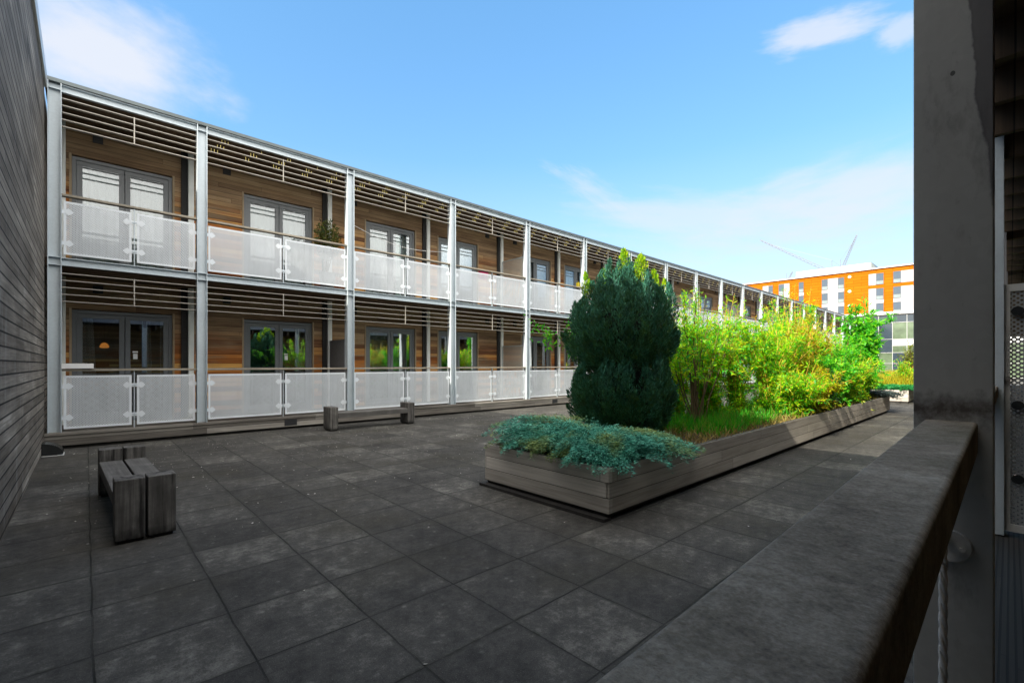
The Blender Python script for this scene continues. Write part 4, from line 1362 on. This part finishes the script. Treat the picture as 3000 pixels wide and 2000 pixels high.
# second planter: ground cover, ornamental grass, bushes
juniper('ground_cover', 'flat emerald ground cover spilling over the sunlit end of the second planter', 22.0, 24.4, 2.4, 4.2, 260, 17, mat_leaf('emerald_spray', [(0.02, 0.2, 0.04), (0.04, 0.32, 0.06), (0.03, 0.26, 0.1)], 0.25), lambda x, y: 0.16, leafl=0.06)
yg = mat_leaf('yellow_grass_blade', [(0.36, 0.38, 0.02), (0.44, 0.34, 0.02), (0.22, 0.38, 0.02)], 0.4)
grass('ornamental_grass', 'tall yellow ornamental grass in the second planter', 24.3, 30.0, 2.6, 4.2, 5200, 0.35, 0.85, 0.03, yg, 0.41, 0.3)
shrub('rounded_bush', 'olive-green rounded bush standing in the second planter', 'bush', (27.5, 3.0, 0.42), 1.9, 0.8, 30, 2600, 0.12, 0.05, mat_leaf('olive_leaf', [(0.12, 0.16, 0.015), (0.2, 0.22, 0.02), (0.07, 0.11, 0.015)], 0.3), M['stem_brown'], 51, start=0.4)
shrub('willow_shrub', 'small yellow-green shrub rising out of the yellow grass', 'shrub', (24.9, 2.9, 0.42), 1.15, 0.7, 22, 2000, 0.12, 0.03, lime, M['stem_gold'], 52)

# plant on the upper balcony, by the third column
pb = (4.30, 11.25, 3.22)
pp = thing('potted_plant', 'bushy dark green potted plant on the upper balcony beside a column', 'plant', pb)
b = MB()
b.tube([(pb[0], pb[1], 3.225), (pb[0], pb[1], 3.62), (pb[0], pb[1], 3.63)], [0.14, 0.19, 0.17], 18)
b.build('pot', M['greypanel'], pp, pb)
st = MB()
for i in range(9):
    a = i * 0.7
    st.tube([(pb[0], pb[1], 3.6), (pb[0] + 0.12 * math.cos(a), pb[1] + 0.12 * math.sin(a), 4.1), (pb[0] + 0.28 * math.cos(a), pb[1] + 0.28 * math.sin(a), 4.6)], [0.012, 0.009, 0.004], 5)
st.build('stems', M['stem_brown'], pp, pb)
rs2 = np.random.RandomState(61)
n = 1500
d0 = unit(rs2.normal(size=(n, 3)))
C = np.array([pb[0], pb[1], 4.42]) + d0 * np.array([0.30, 0.30, 0.48]) * (rs2.rand(n) ** 0.45)[:, None]
leaf_mesh('foliage', C, unit(d0 + rs2.normal(size=(n, 3)) * 0.7), rs2.normal(size=(n, 3)), rs2.uniform(0.05, 0.10, n), rs2.uniform(0.02, 0.035, n), mat_leaf('olive_dark_leaf', [(0.03, 0.06, 0.012), (0.07, 0.09, 0.015), (0.12, 0.12, 0.02), (0.02, 0.045, 0.01)], 0.3), pp, pb)

# ------------------------------------------------------------------ glass building at the end of the courtyard
gx = 66.0
gb_ = thing('glass_building', 'low glass fronted building with white mullions at the far end of the courtyard', 'building', (gx, 3, 0))
GO = (gx, 3, 0)
b = MB()
b.box(gx + 0.15, gx + 14, -20, 16, 0.0, 7.0, 0)
b.build('wall', mat_plain('dark_interior', (0.05, 0.055, 0.06), 0.6, 0, 0.2, 0.5), gb_, GO)
b = MB()
b.box(gx - 0.25, gx + 14.2, -20.2, 16.2, 7.02, 7.32)
b.build('roof', M['roofpale'], gb_, GO)
ys = [8.91 + 1.235 * i for i in range(-12, 6)]
zl = [0.12, 1.55, 2.75, 4.25, 6.1, 6.95]
gl = mat_glass('curtain_wall_glass', 0.35, (0.4, 0.5, 0.48))
tnt = NT('tinted_spandrel')
dkb = mat_plain('dark_blue_panel', (0.03, 0.045, 0.06), 0.15, 0.0, 0.2, 0.4)
grn = mat_plain('green_grey_panel', (0.10, 0.14, 0.085), 0.2, 0, 0.5, 0.5)
for i in range(len(ys) - 1):
    p = MB()
    for j in range(len(zl) - 1):
        m = 0
        if j == 2 and ys[i] < 8.9: m = 3
        elif j in (0, 1): m = 1 if i % 2 else 2
        elif j == 4: m = 1
        elif ys[i] > 8.8: m = 1
        else: m = 2
        z0_, z1_ = zl[j] + 0.03, zl[j + 1] - 0.03
        if m == 3: z0_, z1_ = 3.5, 4.22
        if m == 3:
            p.box(gx, gx + 0.05, ys[i] + 0.03, ys[i + 1] - 0.03, zl[j] + 0.03, 3.47, 2)
        p.box(gx, gx + 0.05, ys[i] + 0.03, ys[i + 1] - 0.03, z0_, z1_, m)
    p.build('glass_bay', [gl, dkb, grn, M['whitepaint']], gb_, (gx, ys[i], 0))
b = MB()
for y in ys: b.box(gx - 0.07, gx + 0.06, y - 0.02, y + 0.02, 0.1, 7.0)
for z in zl: b.box(gx - 0.05, gx + 0.055, ys[0], ys[-1], z - 0.02, z + 0.02)
b.build('frame', M['whitepaint'], gb_, GO)

# ------------------------------------------------------------------ orange apartment block behind
ox = 120.0
ob = thing('orange_building', 'orange and white apartment block rising beyond the glass building', 'building', (ox, 25, 0))
OO = (ox, 25, 0)
b = MB()
b.box(ox + 0.3, ox + 16, -16, 58, 0, 21.2)
b.build('wall', M['orange'], ob, OO)
fz = [20.27 - 3.09 * i for i in range(6)]      # window heads
# facade sheet of panels in front of the wall: white strips between orange
b = MB()
wz = lambda i: (fz[i] - 2.33, fz[i])
def wh(y0, y1, z0, z1): b.box(ox + 0.22, ox + 0.297, y0, y1, z0, z1)
wh(38.44, 40.65, fz[0] - 2.33, fz[0] + 0.05)
wh(34.92, 37.18, fz[0] - 3.5, fz[0] + 0.05)
wh(32.0, 32.96, fz[1] - 0.0, fz[0] - 2.33)
wh(32.0, 32.96, fz[2] - 0.0, fz[1] - 2.33)
wh(24.37, 28.48, 4.0, fz[0] + 0.02)
for i in range(0, 1): wh(17.65, 20.12, fz[0] - 2.33, fz[0] + 0.0)
wh(17.65, 20.12, 4.0, fz[1] + 0.0)
wh(4.0, 16.12, fz[0] - 2.33, fz[0] + 0.0)
wh(4.0, 16.12, 4.0, fz[1] + 0.0)
b.build('white_panel', M['whitewall'], ob, OO)
wmat = mat_plain('window_pane_blue', (0.045, 0.07, 0.10), 0.12, 0, 0.25, 0.5)
wlow = mat_plain('window_lower_pane', (0.16, 0.20, 0.21), 0.15, 0, 0.15, 0.5)
wcols = [(38.44, 39.39, 1), (36.02, 37.18, 2), (32.0, 32.96, 4), (27.34, 28.48, 5), (24.37, 25.46, 5), (17.65, 18.88, 5), (14.9, 16.12, 5), (9.2, 10.4, 5), (6.0, 7.2, 5)]
OC = {}
for (ya, yb_, nr) in wcols:
    for i in range(nr):
        wd = yb_ - ya
        f = MB()
        for (a, c_, z0, z1) in ((0, 0.05, 0, 2.33), (wd - 0.05, wd, 0, 2.33), (0.05, wd - 0.05, 2.27, 2.33), (0.05, wd - 0.05, 0, 0.05), (0.05, wd - 0.05, 0.78, 0.84)):
            f.box(0, 0.09, a, c_, z0, z1)
        loc = (ox + 0.14, ya, fz[i] - 2.33)
        wo_ = place(OC, ('f', round(wd, 2)), 'window', f, mat_plain('dark_frame', (0.06, 0.065, 0.07), 0.5) if ('f', round(wd, 2)) not in OC else None, ob, loc)
        p = MB()
        p.box(0.03, 0.075, 0.05, wd - 0.05, 0.84, 2.27, 0)
        p.box(0.03, 0.075, 0.05, wd - 0.05, 0.05, 0.78, 1)
        place(OC, ('p', round(wd, 2)), 'pane', p, [wmat, wlow], wo_, loc)
lm = mat_plain('pale_disc', (0.85, 0.72, 0.42), 0.5, 0, 0.05)
for z in (20.2, 17.1, 14.0):
    d = MB()
    d.tube([(ox + 0.297, 23.4, z), (ox + 0.15, 23.4, z), (ox + 0.1, 23.4, z)], [0.3, 0.3, 0.18], 16)
    d.build('wall_light', lm, ob, (ox, 23.4, z))
b = MB()
b.box(ox - 0.1, ox + 16.2, -16.2, 58.2, 21.21, 21.42)
b.box(ox + 2.0, ox + 12, 19.9, 34, 21.43, 23.0)
b.build('roof', M['roofpale'], ob, OO)
b = MB()
b.poly([(ox + 1.0, 19.85, 21.43), (ox + 1.0, 18.9, 21.43), (ox + 1.0, 19.85, 23.0)])
b.poly([(ox + 8.0, 19.85, 21.43), (ox + 8.0, 18.9, 21.43), (ox + 8.0, 19.85, 23.0)][::-1])
b.poly([(ox + 1.0, 18.9, 21.43), (ox + 8.0, 18.9, 21.43), (ox + 8.0, 19.85, 23.0), (ox + 1.0, 19.85, 23.0)])
b.build('roof_hatch', M['flash'], ob, OO)


# ------------------------------------------------------------------ tower cranes far beyond
def crane(base, foot, tip, wid, label):
    """lattice luffing crane: mast from the ground to foot, jib from foot to tip"""
    t_ = thing('tower_crane', label, 'crane', base, 'tower cranes beyond the orange block')

    def lattice(a, b_, w0, w1, n_, rr):
        a, b_ = Vector(a), Vector(b_)
        m = MB()
        d = (b_ - a).normalized()
        s1 = d.cross(Vector((1, 0, 0.2))).normalized()
        s2 = d.cross(s1)
        ch = []
        for (p, q) in ((1, 1), (1, -1), (-1, -1), (-1, 1)):
            pts = [a + (b_ - a) * (i / n_) + (s1 * p + s2 * q) * (0.5 * (w0 + (w1 - w0) * i / n_)) for i in range(n_ + 1)]
            ch.append(pts)
            m.tube([pts[0], pts[-1]], rr * 1.7, 4)
        for i in range(n_):
            for c_ in range(4):
                m.tube([ch[c_][i], ch[(c_ + 1) % 4][i + 1]], rr * 1.5, 3)
        return m
    lattice(base, foot, wid, wid, 16, 0.11).build('mast', M['crane'], t_, base)
    lattice(foot, tip, wid * 0.8, wid * 0.3, 20, 0.045).build('jib', M['crane'], t_, base)
    f, tp = Vector(foot), Vector(tip)
    back = Vector((f.x, f.y + (-1 if tp.y > f.y else 1) * 5.0, f.z + 0.8))
    c_ = MB()
    c_.box(back.x - 1, back.x + 1, min(back.y, f.y), max(back.y, f.y), f.z + 0.2, f.z + 0.7)
    c_.box(back.x - 1.1, back.x + 1.1, back.y - 1.0, back.y + 1.0, f.z - 1.6, f.z + 0.15)
    c_.build('counterweight', M['crane'], t_, base)
    c_ = MB()
    top = Vector((f.x, f.y, f.z + 6))
    c_.tube([top, f + (tp - f) * 0.85], 0.05, 3)
    c_.tube([f, top], 0.12, 4)
    c_.tube([top, back], 0.05, 3)
    c_.build('cable', M['crane'], t_, base)


crane((260, 57.5, 0), (260, 57.5, 45.0), (260, 89.2, 66.8), 1.5, 'tower crane with a long jib slanting up to the left')
crane((262, 54.5, 0), (262, 54.5, 45.0), (262, 48.2, 61.5), 1.4, 'tower crane with a steep jib leaning to the right')
crane((330, 97.5, 0), (330, 97.5, 54.0), (330, 94.0, 60.5), 1.4, 'smallest tower crane, just a short dark jib over the roof')
